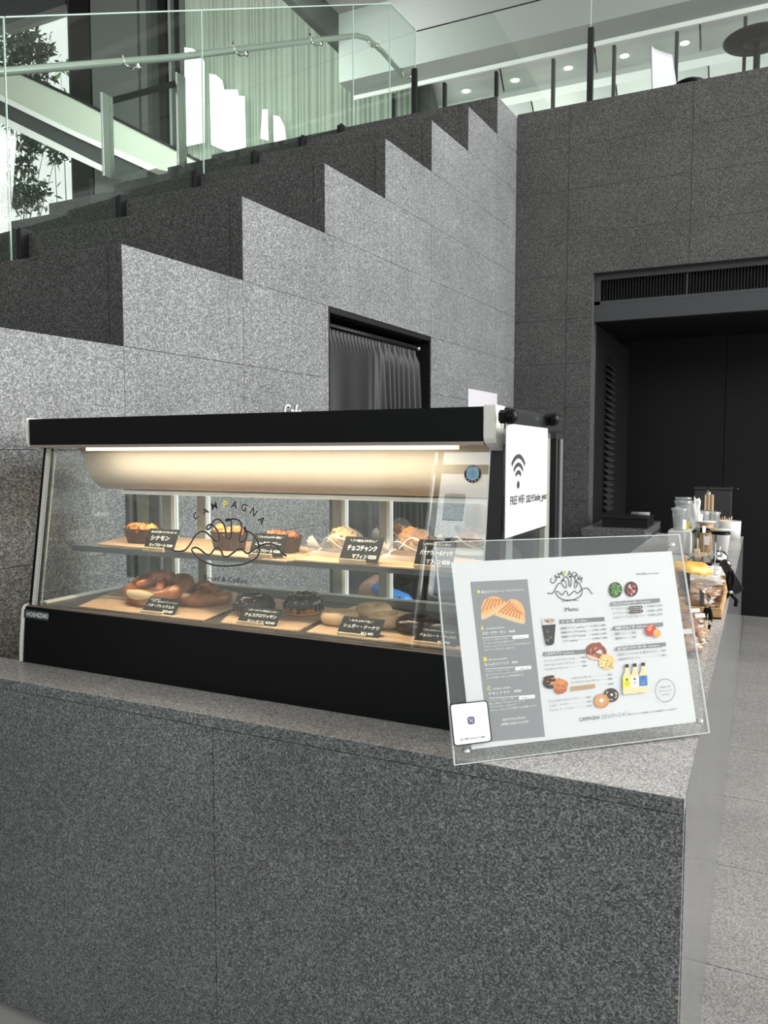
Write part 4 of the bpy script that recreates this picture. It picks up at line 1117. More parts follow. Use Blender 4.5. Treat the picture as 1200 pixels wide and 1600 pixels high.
# pretzels
def pretzel(c, R, label, seed, rotz, tilt, thick=.021):
    r = root('pretzel', (0, 0, 0), label, 'pretzel', 'brown butter pretzels on the lower deck')
    S = [(0, -.82), (.38, -.80), (.74, -.60), (.94, -.22), (.90, .22), (.64, .50), (.34, .48), (.12, .22), (-.08, -.02), (-.30, -.30), (-.50, -.56)]
    right = smooth(S[0:], 5)
    left = [(-x, y) for x, y in right]
    path = list(reversed(left)) + right[1:]
    n = len(path); pts = []; rs = []
    for i, (x, y) in enumerate(path):
        t_ = i / (n - 1); d = abs(t_ - .5) * 2
        z = 0.0
        if d > .66: z = (.024 if t_ > .5 else .012) + (.010 if .72 < d < .82 else 0)
        pts.append(Vector((x * R, y * R, thick * .9 + z)))
        rs.append(thick * (1.15 - .55 * d ** 1.2))
    m = MB(); m.tube(pts, rs, None, 16)
    b_ = m.build('crust', M['pretzel_brown'], r)
    # pale split along the thick belly
    sp_ = MB(); k0, k1 = int(n * .40), int(n * .60)
    sub = [pts[i] + Vector((0, -.010, rs[i] * .55)) for i in range(k0, k1)]
    sp_.tube(sub, [rs[k0 + i] * .62 * math.sin(PI * (i + .6) / (k1 - k0 + .2)) ** .5 for i in range(k1 - k0)], None, 10)
    s_ = sp_.build('split', M['dough_cream'], r)
    sa = MB(); rnd = random.Random(seed)
    for k in range(26):
        i = rnd.randrange(int(n * .3), int(n * .7)); a_ = rnd.uniform(-.8, 1.2)
        p = pts[i] + Vector((rnd.uniform(-.004, .004), -rs[i] * math.cos(a_), rs[i] * math.sin(a_)))
        sa.box(p - Vector((.001, .001, .001)), p + Vector((.001, .001, .001)))
    q = sa.build('salt', M['print_white'], r); q['kind'] = 'stuff'
    r.location = c; r.rotation_euler = (tilt, 0, rotz)
    return r
pa = at_z(258, 962, BZ); pretzel(Vector((at_y(256, 935, 1.99).x, 1.99, BZ + .030)), .100, 'large shiny pretzel with a cream split, leftmost in the case', 1, -.10, .36, .026)
pb = at_z(330, 965, BZ); pretzel(Vector((at_y(318, 950, 2.05).x, 2.05, BZ)), .098, 'flatter pretzel with a cream split, behind and right of the first', 2, -.35, .0, .0215)

def ring_shape(m, c, R, r_, zs, amp, seed, nu=48, nv=20, v0=0, v1=1, grow=0.0, mat_=None):
    vs = []; 
    for i in range(nu):
        a_ = 2*PI*i/nu
        for j in range(nv + 1):
            b_ = 2*PI*(v0 + (v1 - v0) * j / nv)
            q = r_ * (1 + amp * noise.noise(Vector((math.cos(a_) * 3, math.sin(a_) * 3, math.cos(b_) * 2 + seed)))) + grow
            vs.append(Vector((c[0] + (R + q * math.cos(b_)) * math.cos(a_), c[1] + (R + q * math.cos(b_)) * math.sin(a_), c[2] + q * zs * math.sin(b_))))
    fs = [(i*(nv+1)+j, ((i+1) % nu)*(nv+1)+j, ((i+1) % nu)*(nv+1)+j+1, i*(nv+1)+j+1) for i in range(nu) for j in range(nv)]
    m.add(vs, fs, mat_, True)
# croissant doughnuts with chocolate
def croissant_doughnut(px, py, label, seed, allchoc):
    R, r_ = .034, .024; c = behind(px, py, R + r_)
    r = root('chocolate_croissant_doughnut', c, label, 'doughnut', 'layered doughnuts dipped in chocolate and nuts')
    cc = (c.x, c.y, BZ + r_ * 1.25)
    m = MB()
    for k in range(5):                              # laminated layers
        ring_shape(m, (c.x, c.y, BZ + .006 + k * .009), R, r_ * (.92 if k in (0, 4) else 1.0), .28, .12, seed + k, 40, 10)
    m.build('pastry', M['bun_gold'] if not allchoc else M['bun_berry'], r)
    m = MB(); rnd = random.Random(seed)
    ring_shape(m, cc, R, r_, 1.2, .18, seed, 48, 18, -.02 if not allchoc else -.1, .52 if not allchoc else .6, .0022)
    for k in range(18 if not allchoc else 26):                             # drips
        a_ = rnd.uniform(0, 2*PI); l_ = rnd.uniform(.008, .030)
        p = Vector((c.x + (R + r_ + .001) * math.cos(a_), c.y + (R + r_ + .001) * math.sin(a_), BZ + r_ * 1.25))
        m.tube([p + Vector((0, 0, .006)), p, p - Vector((0, 0, l_ * .8))], [.006, .0055, .003], None, 8)
    m.build('chocolate_coat', M['chocolate'], r)
    nt = MB()
    for k in range(80):
        a_, b_ = rnd.uniform(0, 2*PI), rnd.uniform(-.2, 1.0) if allchoc else rnd.uniform(.05, .9)
        q = (r_ + .003); p = Vector((cc[0] + (R + q * math.cos(b_ * PI)) * math.cos(a_), cc[1] + (R + q * math.cos(b_ * PI)) * math.sin(a_), cc[2] + q * 1.2 * math.sin(b_ * PI)))
        s_ = rnd.uniform(.0013, .0028); nt.blob(p, (s_, s_, s_ * .8), None, 6, 4)
    q = nt.build('chopped_nuts', M['nut'], r); q['kind'] = 'stuff'
    return r
croissant_doughnut(398, 984, 'doughnut fully coated in chocolate and nuts, behind its black price card', 4, True)
croissant_doughnut(474, 966, 'tall doughnut with dark chocolate dripping over golden pastry', 6, False)
# sugar doughnuts
def sugar_doughnut(px, py, label, seed, lift=0, ymin=1.945, R=.034, r_=.0215):
    c = behind(px, py, R + r_, ymin); c.z = BZ + lift
    r = root('sugar_doughnut', c, label, 'doughnut', 'sugar dusted ring doughnuts')
    m = MB(); ring_shape(m, (c.x, c.y, c.z + r_ * .86), R, r_, .86, .06, seed, 56, 22); m.build('dough', M['sugar_dough'], r)
    rnd = random.Random(seed); s = MB()
    for k in range(420):
        a_, b_ = rnd.uniform(0, 2*PI), rnd.uniform(-.5, PI * .95)
        q = r_ * 1.012; p = Vector((c.x + (R + q * math.cos(b_)) * math.cos(a_), c.y + (R + q * math.cos(b_)) * math.sin(a_), c.z + r_ * .86 + q * .86 * math.sin(b_)))
        d = .00055; s.add([p + Vector((d, 0, 0)), p + Vector((-d, 0, 0)), p + Vector((0, d, 0)), p + Vector((0, 0, d * 1.4))], [(0, 2, 3), (1, 3, 2), (0, 3, 1), (0, 1, 2)])
    q = s.build('sugar', M['sugar_crystal'], r); q['kind'] = 'stuff'
    return r
sugar_doughnut(531, 994, 'sugar doughnut at the left front of the three', 1)
sugar_doughnut(584, 971, 'sugar doughnut at the back of the three', 2, .002, 2.06)
sugar_doughnut(606, 987, 'sugar doughnut at the right front of the three', 3, .001, 1.965)
def choc_doughnut(px, py, label, seed):
    R, r_ = .036, .023; c = behind(px, py, R + r_)
    r = root('chocolate_doughnut', c, label, 'doughnut', 'smooth chocolate glazed doughnuts')
    m = MB(); ring_shape(m, (c.x, c.y, BZ + r_ * .9), R, r_, .9, .04, seed, 56, 22); m.build('dough', M['chocolate_glaze'], r)
    m = MB(); ring_shape(m, (c.x, c.y, BZ + r_ * .9), R, r_, .9, .04, seed, 56, 14, 0.0, .5, .0015); m.build('glaze', M['chocolate_glaze'], r)
choc_doughnut(652, 1006, 'smooth dark chocolate doughnut right of the sugar doughnuts', 1)
choc_doughnut(704, 1000, 'second chocolate doughnut, behind its price card and the menu edge', 2)
# ================================================================ acrylic menu stand (A2 poster between two sheets)
MU = Vector((.7439, .6682, .0107)).normalized(); MV = Vector((-.1813, .1864, .9656)).normalized()
MNn = MU.cross(MV).normalized()
if MNn.y > 0: MNn = -MNn                   # towards the viewer
MC = EYE + (Vector((-.2697, 1.3127, 1.2339)) - EYE) * 1.392
def at_m(px, py, off=0.0): return at_pl(px, py, MC + MNn * off, MNn)
def Z(x, y, off=0.0): return at_m(680 + x / 2.7273, 820 + y / 2.7273, off)
ms = root('menu_stand', (MC.x, MC.y, CZ), 'large clear acrylic menu stand with a white printed food menu, on the counter corner', 'menu stand')
FO, BO = .0035, -.0125
def sheet4(name, corners, off, th, m, par=ms):
    P = [at_m(px, py, off) for px, py in corners]
    return MB().extr(P, -MNn * th).build(name, m, par)
CORN = [(678, 847), (1061, 835), (1108, 1145), (709, 1196)]
PF = [at_m(px, py) for px, py in CORN]
def off_loop(off): return [p + MNn * off for p in PF]
MB().extr(off_loop(FO), -MNn * .003).build('front_sheet', M['acrylic'], ms)
MB().extr(off_loop(-.001), -MNn * .003).build('back_sheet', M['acrylic'], ms)
e = MB()
for off in (FO, -.001):
    L_ = off_loop(off + .0002)
    for i in range(4):
        a_, b_ = L_[i], L_[(i + 1) % 4]; c_ = sum(L_, Vector()) / 4
        ia, ib = a_ + (c_ - a_).normalized() * .003, b_ + (c_ - b_).normalized() * .003
        e.add([a_, b_, ib, ia, a_ - MNn * .0034, b_ - MNn * .0034], [(0, 1, 2, 3), (0, 4, 5, 1)])
e.build('sheet_edge', M['acrylic_edge'], ms)
# rear prop legs
for px in (760, 1050):
    t_ = at_m(px, 1080, -.006); b_ = at_m(px, 1175 if px < 900 else 1150, -.006)
    foot = Vector((t_.x, t_.y, 0)) - Vector((MNn.x, MNn.y, 0)).normalized() * .07; foot.z = CZ + .001
    bb = Vector((b_.x, b_.y, CZ + .001))
    MB().extr([t_, bb, foot], MU * .004).build('prop_leg', M['acrylic'], ms)
PP = [(705, 879), (1049.6, 861), (1088, 1128), (737, 1171)]
pap = MB().extr([at_m(px, py, .0002) for px, py in PP], -MNn * .0006).build('paper', M['paper'], ms)
for (x, y) in ((1003, 88), (130, 965), (1125, 838)):
    p = Z(x, y); 
    MB().tube([p - MNn * .012, p + MNn * .009], .0055, None, 16).build('metal_pin', M['steel_bright'], ms)

class Print:
    def __init__(s, lift=.0006): s.mb = MB(); s.k = 0; s.base = lift
    def lift(s): s.k += 1; return s.base + s.k * .000012
    def poly(s, pts, col):
        l = s.lift(); s.mb.add([Z(x, y, l) for x, y in pts], [tuple(range(len(pts)))], pm(col))
    def ell(s, x, y, rx_, ry_, col, n=28, rot=0.0):
        s.poly([(x + rx_ * math.cos(2*PI*k/n) * math.cos(rot) - ry_ * math.sin(2*PI*k/n) * math.sin(rot), y + rx_ * math.cos(2*PI*k/n) * math.sin(rot) + ry_ * math.sin(2*PI*k/n) * math.cos(rot)) for k in range(n)], col)
    def stroke(s, pts, w, col):
        l = s.lift(); ribbon(s.mb, [Z(x, y, l) for x, y in pts], w, MNn, pm(col))
    def text(s, txt, x0, y0, x1, size, col, bold=.0, yslope=None):
        """txt from x0 to x1 (zoom frame), size = body height in the same frame"""
        l = s.lift(); a_ = Z(x0, y0, l); b_ = Z(x1, y0 - (x1 - x0) * (.075 if yslope is None else yslope), l)
        hgt = (Z(x0, y0 - size, l) - a_).length
        put_text(s.mb, txt, a_, MU, MV, hgt * 1.0, pm(col), fit=(b_ - a_).length, bold=bold)
_pm = {}
def pm(c):
    if c not in _pm:
        m_ = mat('print_ink', c, .6); _pm[c] = m_
    return _pm[c]
BK, GR, WH, YE_ = (.03, .03, .03), (.23, .23, .235), (.85, .85, .85), (.85, .78, .08)
P = Print()
P.poly([(150, 243), (393, 232), (468, 903), (228, 925)], (.27, .275, .28))
P.ell(185, 285, 6, 6.5, YE_); P.text('焼きたてパニーニ', 196, 292, 292, 13, WH, .01); P.text('Freshly baked panini', 300, 283, 376, 8, WH)
# panini
CR1, CR2, FILL = (.62, .22, .06), (.80, .46, .20), (.75, .55, .30)
P.poly([(195, 398), (197, 350), (207, 322), (230, 308), (255, 306), (278, 312), (300, 328), (308, 346), (300, 358), (262, 375), (222, 398), (200, 405)], FILL)
P.poly([(197, 380), (198, 345), (208, 320), (232, 307), (256, 305), (280, 312), (300, 328), (304, 340), (262, 358), (225, 378)], CR2)
for k in range(6):
    P.stroke([(200 + k * 17, 372 - k * 7), (214 + k * 15, 335 - k * 3), (228 + k * 14, 312 + k * 1)], .0036, CR1)
P.poly([(252, 385), (268, 366), (300, 333), (322, 317), (346, 319), (368, 336), (381, 364), (384, 412), (378, 424), (340, 415), (290, 398)], FILL)
P.poly([(264, 378), (285, 350), (306, 328), (322, 316), (346, 318), (368, 335), (381, 362), (383, 405), (340, 395), (300, 385)], CR2)
for k in range(7):
    P.stroke([(272 + k * 14, 372 + k * 5), (296 + k * 11, 352 + k * 4), (322 + k * 9, 327 + k * 9)], .0036, CR1)
def block(letter, en, jp, x, y, n, last):
    P.text(letter, x, y, x + 15, 24, YE_, .03); P.text(en, x + 23, y - 3, x + 23 + 77, 11, WH, .01)
    P.text(jp, x + 4, y + 20, x + 145, 15, WH, .015)
    P.stroke([(x + 6, y + 33), (x + 204, y + 19)], .0012, WH)
    P.poly([(x + 134, y + 29), (x + 138, y + 25), (x + 200, y + 20), (x + 204, y + 24), (x + 204, y + 30), (x + 200, y + 33), (x + 138, y + 39), (x + 134, y + 35)], WH)
    P.text(last, x + 146, y + 35, x + 192, 6, BK)
    for i, t_ in enumerate(n): P.text(t_, x + 8 + i * 2, y + 47 + i * 14, x + 8 + i * 2 + len(t_) * 9.4, 10, WH)
block('A', 'Smoked salmon', 'スモークサーモン　¥640', 195, 449, ['トマトソースをベースに', 'サーモンとほうれん草をサンド', 'アクセントにブラックペッパーをきかせました', 'クリーミーなやさしい味です。'], 'おすすめサーモン')
block('B', 'Raw ham mozzarella', '生ハムモッツァレラ　¥640', 206, 582, ['バジルソースをベースに', '生ハムとモッツァレラチーズをサンド', 'バジルの香りと生ハムが相性抜群です'], '一番人気')
block('C', 'Chicken tomato', 'チキントマト　¥580', 222, 706, ['トマトソースをベースに', '蒸した鶏とトマトをサンドしました', 'ナチュラルチーズをのせて', 'ボリュームもしっかり満足できる美味しさです'], '自家製チキン')
P.text('店内で焼き上げるため', 288, 836, 384, 12, WH, .015); P.text('お時間を５分ほどいただきます', 280, 856, 398, 12, WH, .015)
# logo
for chh, (x, y), ang in zip('CAMPAGNA', ((510, 240), (524, 226), (540, 217), (556, 213), (573, 213), (589, 217), (603, 225), (615, 235)), (55, 38, 22, 8, -6, -20, -33, -45)):
    l = P.lift(); a_ = math.radians(ang); ux = MU * math.cos(a_) + MV * math.sin(a_); uy = MV * math.cos(a_) - MU * math.sin(a_)
    put_text(P.mb, chh, Z(x, y + 6, l), ux, uy, .019, pm((.6, .58, .05) if x == 556 else BK), align='CENTER')
P.stroke([(478 + (x - 130) * .213, 293 + (y - 505) * .275 - (x - 130) * .010) for x, y in smooth(LOGO, 3)], .0019, BK)
P.text('Bread & Coffee', 541, 328, 609, 8, BK, .01); P.text('Menu', 553, 370, 608, 25, BK)
# iced coffee
P.poly([(452, 398), (515, 394), (512, 420), (507, 505), (500, 514), (476, 517), (467, 510), (457, 430)], (.62, .62, .62))
P.poly([(455, 428), (513, 424), (507, 503), (499, 512), (477, 515), (469, 508)], (.03, .028, .025))
for (x, y, c_) in ((470, 408, (.45, .34, .25)), (485, 402, (.55, .45, .35)), (498, 408, (.35, .25, .18)), (480, 412, (.25, .17, .12)), (492, 414, (.5, .42, .34)), (480, 455, (.10, .09, .08)), (492, 480, (.12, .11, .10)), (478, 492, (.14, .13, .12))): P.ell(x, y, 9, 7, c_, 7)
P.stroke([(451, 404), (465, 399), (500, 396), (516, 398), (514, 402)], .002, (.7, .7, .7))
def bar(x0, y0, x1, y1, h, txt, fw, en=None):
    P.poly([(x0, y0), (x1, y1), (x1 + h * .1, y1 + h), (x0 + h * .1, y0 + h)], (.2, .2, .205))
    s_ = (y0 - y1) / (x1 - x0); P.text(txt, x0 + 6, y0 + h * .8, x0 + 6 + fw, h * .82, WH, .02, s_)
    if en: P.text(en, x0 + 14 + fw, y0 + h * .72 - (fw + 8) * s_, x0 + 14 + fw + 46, h * .5, WH, .01, s_)
def row(txt, x0, y, x1, h=12): P.text(txt, x0, y, x1, h, (.06, .06, .06), .004, .07)
bar(530, 405, 721, 393, 17, 'コーヒー類', 58, 'Coffee')
for i, t_ in enumerate(('有機豆コーヒー (ice/hot)・・・R ¥350 / L ¥400', '有機豆カフェラテ (ice/hot)・・・R ¥380 / L ¥430', '有機豆ソイラテ (ice/hot)・・・R ¥420 / L ¥470', 'ココア (ice/hot)・・・・・・・R ¥350 / L ¥400')): row(t_, 534 + i * 2.3, 446 + i * 18.2, 727 + i * 2.3, 11)
bar(460, 543, 660, 530, 17, 'こだわりパン', 72, 'Special bread')
for i, t_ in enumerate(('フレッシュバタープレッツェル・・・¥340', 'バナナウォールナッツマフィン・・・¥250', 'チョコチャンクマフィン・・・・・・・¥250')): row(t_, 463 + i * 2, 585 + i * 18, 641 + i * 2.5, 11)
row('シナモンカップロール・・・・・・・・¥280', 577, 659, 753, 11); row('ミックスベリーカップロール・・・・¥280', 579, 677, 755, 11); row('・・・・・¥160', 690, 688, 758, 11)
for i, t_ in enumerate(('チョコクロワッサンドーナツ・・・・¥340', 'シュガー・ドーナツ・・・・・・・・・¥140', 'チョコレート・ドーナツ・・・・・・¥170')): row(t_, 483 + i * 2, 757 + i * 19, 663 + i * 2, 11)
P.text('CAMPAGNA［カンパーニャ］', 615, 838, 815, 23, (.08, .08, .08), 0, .085); P.text('焼きたてパニーニなど美味しいパンと自家焙煎コーヒーのお店です', 822, 812, 1032, 9, BK, 0, .09)
P.text('※税込価格 (tax included)', 856, 214, 953, 10, (.1, .1, .1), 0, .08)
# picture of a pretzel, scone, cup breads, doughnuts
PB = (.30, .06, .02)
def loop(x, y, rx_, ry_, w, col, a0=0, a1=360, rot=0.0):
    pts = []
    for k in range(31):
        a_ = math.radians(a0 + (a1 - a0) * k / 30); dx, dy = rx_ * math.cos(a_), ry_ * math.sin(a_)
        pts.append((x + dx * math.cos(rot) - dy * math.sin(rot), y + dx * math.sin(rot) + dy * math.cos(rot)))
    P.stroke(pts, w, col)
loop(687, 541, 37, 28, .0095, PB, rot=.3); P.stroke(smooth([(660, 560), (678, 540), (700, 525), (704, 510), (690, 508), (676, 522), (672, 540), (690, 552), (722, 560)], 4), .0065, (.34, .08, .03))
P.poly([(646, 552), (662, 556), (690, 566), (704, 574), (690, 578), (664, 574), (648, 564)], (.75, .50, .38))
P.poly([(698, 572), (712, 552), (735, 550), (757, 560), (765, 578), (758, 602), (740, 620), (716, 612), (697, 598)], (.80, .58, .22))
for k in range(14):
    rnd = random.Random(k); P.ell(703 + rnd.random() * 52, 562 + rnd.random() * 46, 5 + rnd.random() * 5, 4, [(.60, .36, .10), (.88, .74, .42)][k % 2], 7)
for k in range(8): P.ell(706 + (k * 23) % 55, 570 + (k * 31) % 44, 2.2, 2.2, (.06, .04, .03), 6)
P.ell(490, 670, 31, 29, (.03, .035, .035)); P.ell(489, 662, 29, 20, (.66, .32, .09)); loop(478, 668, 11, 8, .006, (.04, .02, .01)); loop(500, 655, 12, 8, .006, (.04, .02, .01), 20, 300); P.stroke([(462, 655), (480, 648), (490, 652)], .005, (.05, .02, .01))
P.poly([(502, 690), (566, 680), (560, 708), (548, 718), (524, 722), (512, 714)], (.48, .14, .05)); P.ell(534, 680, 33, 22, (.62, .22, .07)); P.ell(536, 668, 18, 12, (.70, .28, .09)); P.ell(528, 660, 6, 8, (.66, .24, .07)); P.ell(524, 684, 9, 6, (.52, .15, .05), 9); P.ell(546, 688, 10, 6, (.50, .16, .06), 9)
P.poly([(578, 690), (680, 678), (682, 695), (580, 708)], (.50, .33, .17))
P.ell(750, 726, 32, 30, (.05, .03, .02)); 
for k in range(16):
    rnd = random.Random(k + 50); a_ = rnd.random() * 6.28; P.ell(750 + 22 * math.cos(a_), 726 + 20 * math.sin(a_), 4, 2.5, (.75, .66, .5), 6, rnd.random() * 3)
P.ell(752, 724, 6, 5, (.8, .8, .8))
P.ell(709, 751, 32, 31, (.60, .27, .11)); P.ell(707, 749, 27, 25, (.68, .34, .15)); P.ell(709, 748, 9, 8, (.85, .84, .82))
# smoothie bowls
P.ell(769, 277, 28, 33, (.02, .025, .02)); P.ell(836, 274, 28, 32, (.035, .025, .025))
rnd = random.Random(4)
for k in range(60):
    a_, q = rnd.random() * 6.28, rnd.random() ** .5; x, y = 769 + 21 * q * math.cos(a_), 277 + 26 * q * math.sin(a_); d = rnd.random() * 3.1
    P.stroke([(x - 6 * math.cos(d), y - 5 * math.sin(d)), (x, y + 1), (x + 6 * math.cos(d), y + 5 * math.sin(d))], .0026, [(.10, .30, .06), (.20, .45, .12), (.05, .16, .04)][k % 3])
for k in range(34):
    a_, q = rnd.random() * 6.28, rnd.random() ** .5; P.ell(836 + 20 * q * math.cos(a_), 274 + 24 * q * math.sin(a_), 5.5, 4.5, [(.55, .08, .05), (.30, .04, .04), (.55, .45, .40), (.05, .03, .05), (.72, .25, .15)][k % 5], 8, rnd.random() * 3)
bar(749, 329, 957, 313, 16, 'フレッシュスムージー', 108, 'Fresh smoothie')
row('ケールスムージー', 753, 363, 822); row('・・R ¥600 / L ¥700', 886, 353, 964); row('ビーツスムージー', 757, 382, 824); row('・・R ¥600 / L ¥700', 888, 372, 966); row('ストロベリーマンゴースムージー・・R ¥600 / L ¥700', 757, 401, 968)
for (x, y, c_) in ((826, 353, (.05, .10, .05)), (828, 370, (.10, .03, .03))):
    P.poly([(x, y), (x + 4, y - 5), (x + 54, y - 9), (x + 58, y - 5), (x + 58, y + 1), (x + 54, y + 4), (x + 4, y + 8), (x, y + 5)], c_); P.text('おすすめの一杯', x + 6, y + 4, x + 52, 6, WH)
bar(760, 433, 970, 416, 16, '100% ジュース', 82, '100% juice'); row('国産りんご・・・¥300', 767, 470, 856); row('温州みかん・・・¥300', 769, 489, 858)
P.ell(919, 449, 23, 25, (.52, .05, .05)); P.ell(914, 442, 10, 11, (.70, .22, .14), 16); P.ell(922, 430, 6, 3, (.65, .50, .15), 10); P.ell(945, 462, 16, 19, (.72, .33, .10)); P.ell(941, 456, 7, 8, (.80, .46, .18), 14)
bar(771, 520, 982, 501, 16, '土佐山ジンジャーエール', 122, 'Tosayama ginger ale'); row('土佐山ジンジャーエール (辛口/マイルド)・・¥470', 778, 558, 984); row('土佐山ゆずスカッシュ・・・・・・・・・・¥410', 780, 578, 986)
for (x, y, c_) in ((818, 655, (.75, .68, .05)), (887, 648, (.05, .20, .50)), (851, 652, (.82, .80, .74))):
    P.poly([(x - 18, y + 62), (x - 19, y - 8), (x - 8, y - 30), (x - 8, y - 48), (x + 7, y - 49), (x + 7, y - 31), (x + 16, y - 10), (x + 19, y + 60), (x + 14, y + 66), (x - 13, y + 68)], (.72, .62, .36))
    P.poly([(x - 9, y - 46), (x - 9, y - 60), (x + 7, y - 62), (x + 7, y - 47)], (.03, .03, .03))
    P.poly([(x - 18, y + 40), (x - 18, y - 4), (x + 16, y - 7), (x + 18, y + 37)], c_)
    P.ell(x - 1, y + 5, 5, 6, (.1, .1, .1), 10); P.stroke([(x - 9, y + 20), (x + 8, y + 18)], .0015, (.2, .2, .2)); P.stroke([(x - 9, y + 28), (x + 8, y + 26)], .0015, (.3, .3, .3))
loop(980, 706, 42, 49, .0012, (.12, .12, .12)); P.text('お支払いは', 958, 696, 1000, 9, BK); P.text('キャッシュレス', 953, 713, 1007, 9, BK); P.text('のみです', 964, 729, 998, 9, BK)
pr = P.mb.build('printed_menu', M['ink'], pap)
# white rounded sticker on the front sheet (no code printed on it)
st = Print(.0075)
def rr(pts, r):
    out = []; n = len(pts)
    for i in range(n):
        a_, b_, c_ = Vector(pts[i-1]), Vector(pts[i]), Vector(pts[(i+1) % n])
        p, q = b_ + (a_ - b_).normalized() * r, b_ + (c_ - b_).normalized() * r
        for k in range(6):
            t_ = k / 5; v = p * (1-t_)**2 + b_ * 2 * t_ * (1-t_) + q * t_ * t_; out.append((v.x, v.y))
    return out
ol = rr([(61, 764), (222, 747), (243, 924), (80, 946)], 16)
stk = tag(MB().extr([Z(x, y, .0062) for x, y in ol], MNn * .0012).build('sticker', M['ink'], None, loc=Z(150, 845, .006)), 'white rounded sticker with black rim at the lower left of the acrylic menu', 'sticker')
st.poly(rr([(66, 768), (219, 752), (238, 920), (84, 940)], 13), (.88, .88, .89))
st.stroke(rr([(140, 822), (163, 820), (166, 845), (142, 848)], 6) + [rr([(140, 822), (163, 820), (166, 845), (142, 848)], 6)[0]], .0034, (.08, .05, .14))
st.stroke([(152.5 + 6 * math.cos(k * .42), 834 + 6.5 * math.sin(k * .42)) for k in range(16)], .0026, (.08, .05, .14)); st.ell(160, 825, 1.4, 1.4, (.08, .05, .14), 8)
st.text('@CAMPAGNA.AOYAMA', 107, 920, 214, 13, (.06, .06, .06), .01, .105)
st.mb.build('print', M['ink'], stk)

# ================================================================ hanging sign on the right side of the case
SX = -.541
def at_s(px, py, off=0.0): return at_x(px, py, SX + off)
ws_ = root('wifi_sign', (SX, 1.99, 1.355), 'white FREE WiFi sign in clear acrylic hanging on the right side of the display case', 'sign')
y0, y1 = at_s(791, 664).y, at_s(856, 668).y
zb_, zt_ = 1.354, 1.626
MB().box((SX - .004, y0 - .004, zb_ - .006), (SX - .0012, y1 + .004, zt_ + .004)).build('acrylic_sheet', M['acrylic'], ws_)
MB().box((SX - .001, y0, zb_), (SX, y1, zt_)).build('paper', mat('paper_sign', (.52, .52, .52), .7), ws_)
w = MB()
def sgn(px, py): return at_s(px, py, .0006)
cxy = sgn(810, 750); uy_, uz_ = Vector((0, 1, 0)), Vector((0, 0, 1))
for (rr_, wd) in ((.030, .010), (.052, .010), (.076, .011)):
    pts = [cxy + uy_ * rr_ * 1.02 * math.cos(math.radians(a_)) + uz_ * rr_ * .85 * math.sin(math.radians(a_)) for a_ in range(42, 139, 8)]
    ribbon(w, [p + uz_ * (-.006 + .0) for p in pts], wd, Vector((1, 0, 0)), None)
disc(w, cxy + Vector((0, 0, -.012)), .012, .0095, uy_, uz_, None)
a_, b_ = sgn(797, 787), sgn(819, 782); put_text(w, 'FREE WiFi', Vector((a_.x, a_.y, at_s(800, 789).z)), uy_, uz_, .030, None, fit=(b_ - a_).length, bold=.01)
a_, b_ = sgn(822, 783), sgn(855, 775); put_text(w, 'SSID:POlobby_guest', Vector((a_.x, a_.y, at_s(830, 784).z)), uy_, uz_, .027, None, fit=(b_ - a_).length * .97, bold=.01)
w.build('lettering', M['ink'], ws_)
for (px, py) in ((789, 651), (857, 656)):
    p = at_x(px, py, -.548)
    k = MB(); xf = Matrix.Translation(p) @ Matrix.Rotation(PI / 2, 4, 'Y')
    k.lathe([(0, -.012), (.016, -.012), (.0165, .004), (.0145, .008), (.0145, .014), (.010, .024), (0, .027)], None, 6, (0, 0, 0), False, xf)
    k.lathe([(.0165, .004), (.019, .010), (.018, .020), (.011, .028), (0, .030)], None, 20, (0, 0, 0), True, xf)
    kk = tag(k.build('knob', M['black_gloss'], None, loc=p), 'black round knob ' + ('nearer the hood end cap, holding the sign' if px < 800 else 'at the rear post of the case side'), 'knob', 'black knobs on the case side')
# small clear plate edge hanging between the knobs
MB().box((-.552, 1.90, 1.60), (-.549, 2.40, 1.655)).build('clear_bar', M['acrylic'], dc)
# clear grey holder behind the sign
MB().box((-.588, 1.86, 1.10), (-.578, 1.98, 1.47)).build('side_holder', mat('holder_grey', (.16, .18, .165), .4), dc, bevel=.004)
# ================================================================ things on the far part of the counter
M['kraft'] = noisy('kraft', (.34, .21, .11), (.42, .27, .15), 40, .75, .05)
M['white_card'] = mat('white_card', (.58, .57, .55), .6)
M['cup_clear'] = glass('cup_clear', (.93, .95, .95), refl=2.0, ior=1.5, haze=.16, hazecol=(.85, .88, .88))
M['tray_wood'] = noisy('tray_wood', (.46, .27, .12), (.62, .40, .20), 14, .5, .08, (1, 1, 8))
M['leaf'] = mat('leaf', (.03, .07, .02), .4)
M['bread_gold'] = crust('bread_gold', (.62, .32, .06), (.85, .55, .14), 20)
M['bread_brown'] = crust('bread_brown', (.25, .10, .04), (.50, .26, .12), 30)
M['leather'] = crust('leather', (.30, .16, .10), (.48, .30, .20), 12)
M['chrome'] = mat('chrome', (.8, .8, .8), .06, 1)
M['yellow_label'] = mat('yellow_label', (.80, .70, .05), .5)
M['film_soft'] = glass('film_soft', (.96, .96, .95), refl=1.0, ior=1.4, haze=.10, hazecol=(.85, .83, .8))
def C_(px, py): return at_z(px, py, CZ)
def pxm(y): return abs((at_y(1100, 850, y) - at_y(1101, 850, y)).x)     # metres per pixel along x at depth y
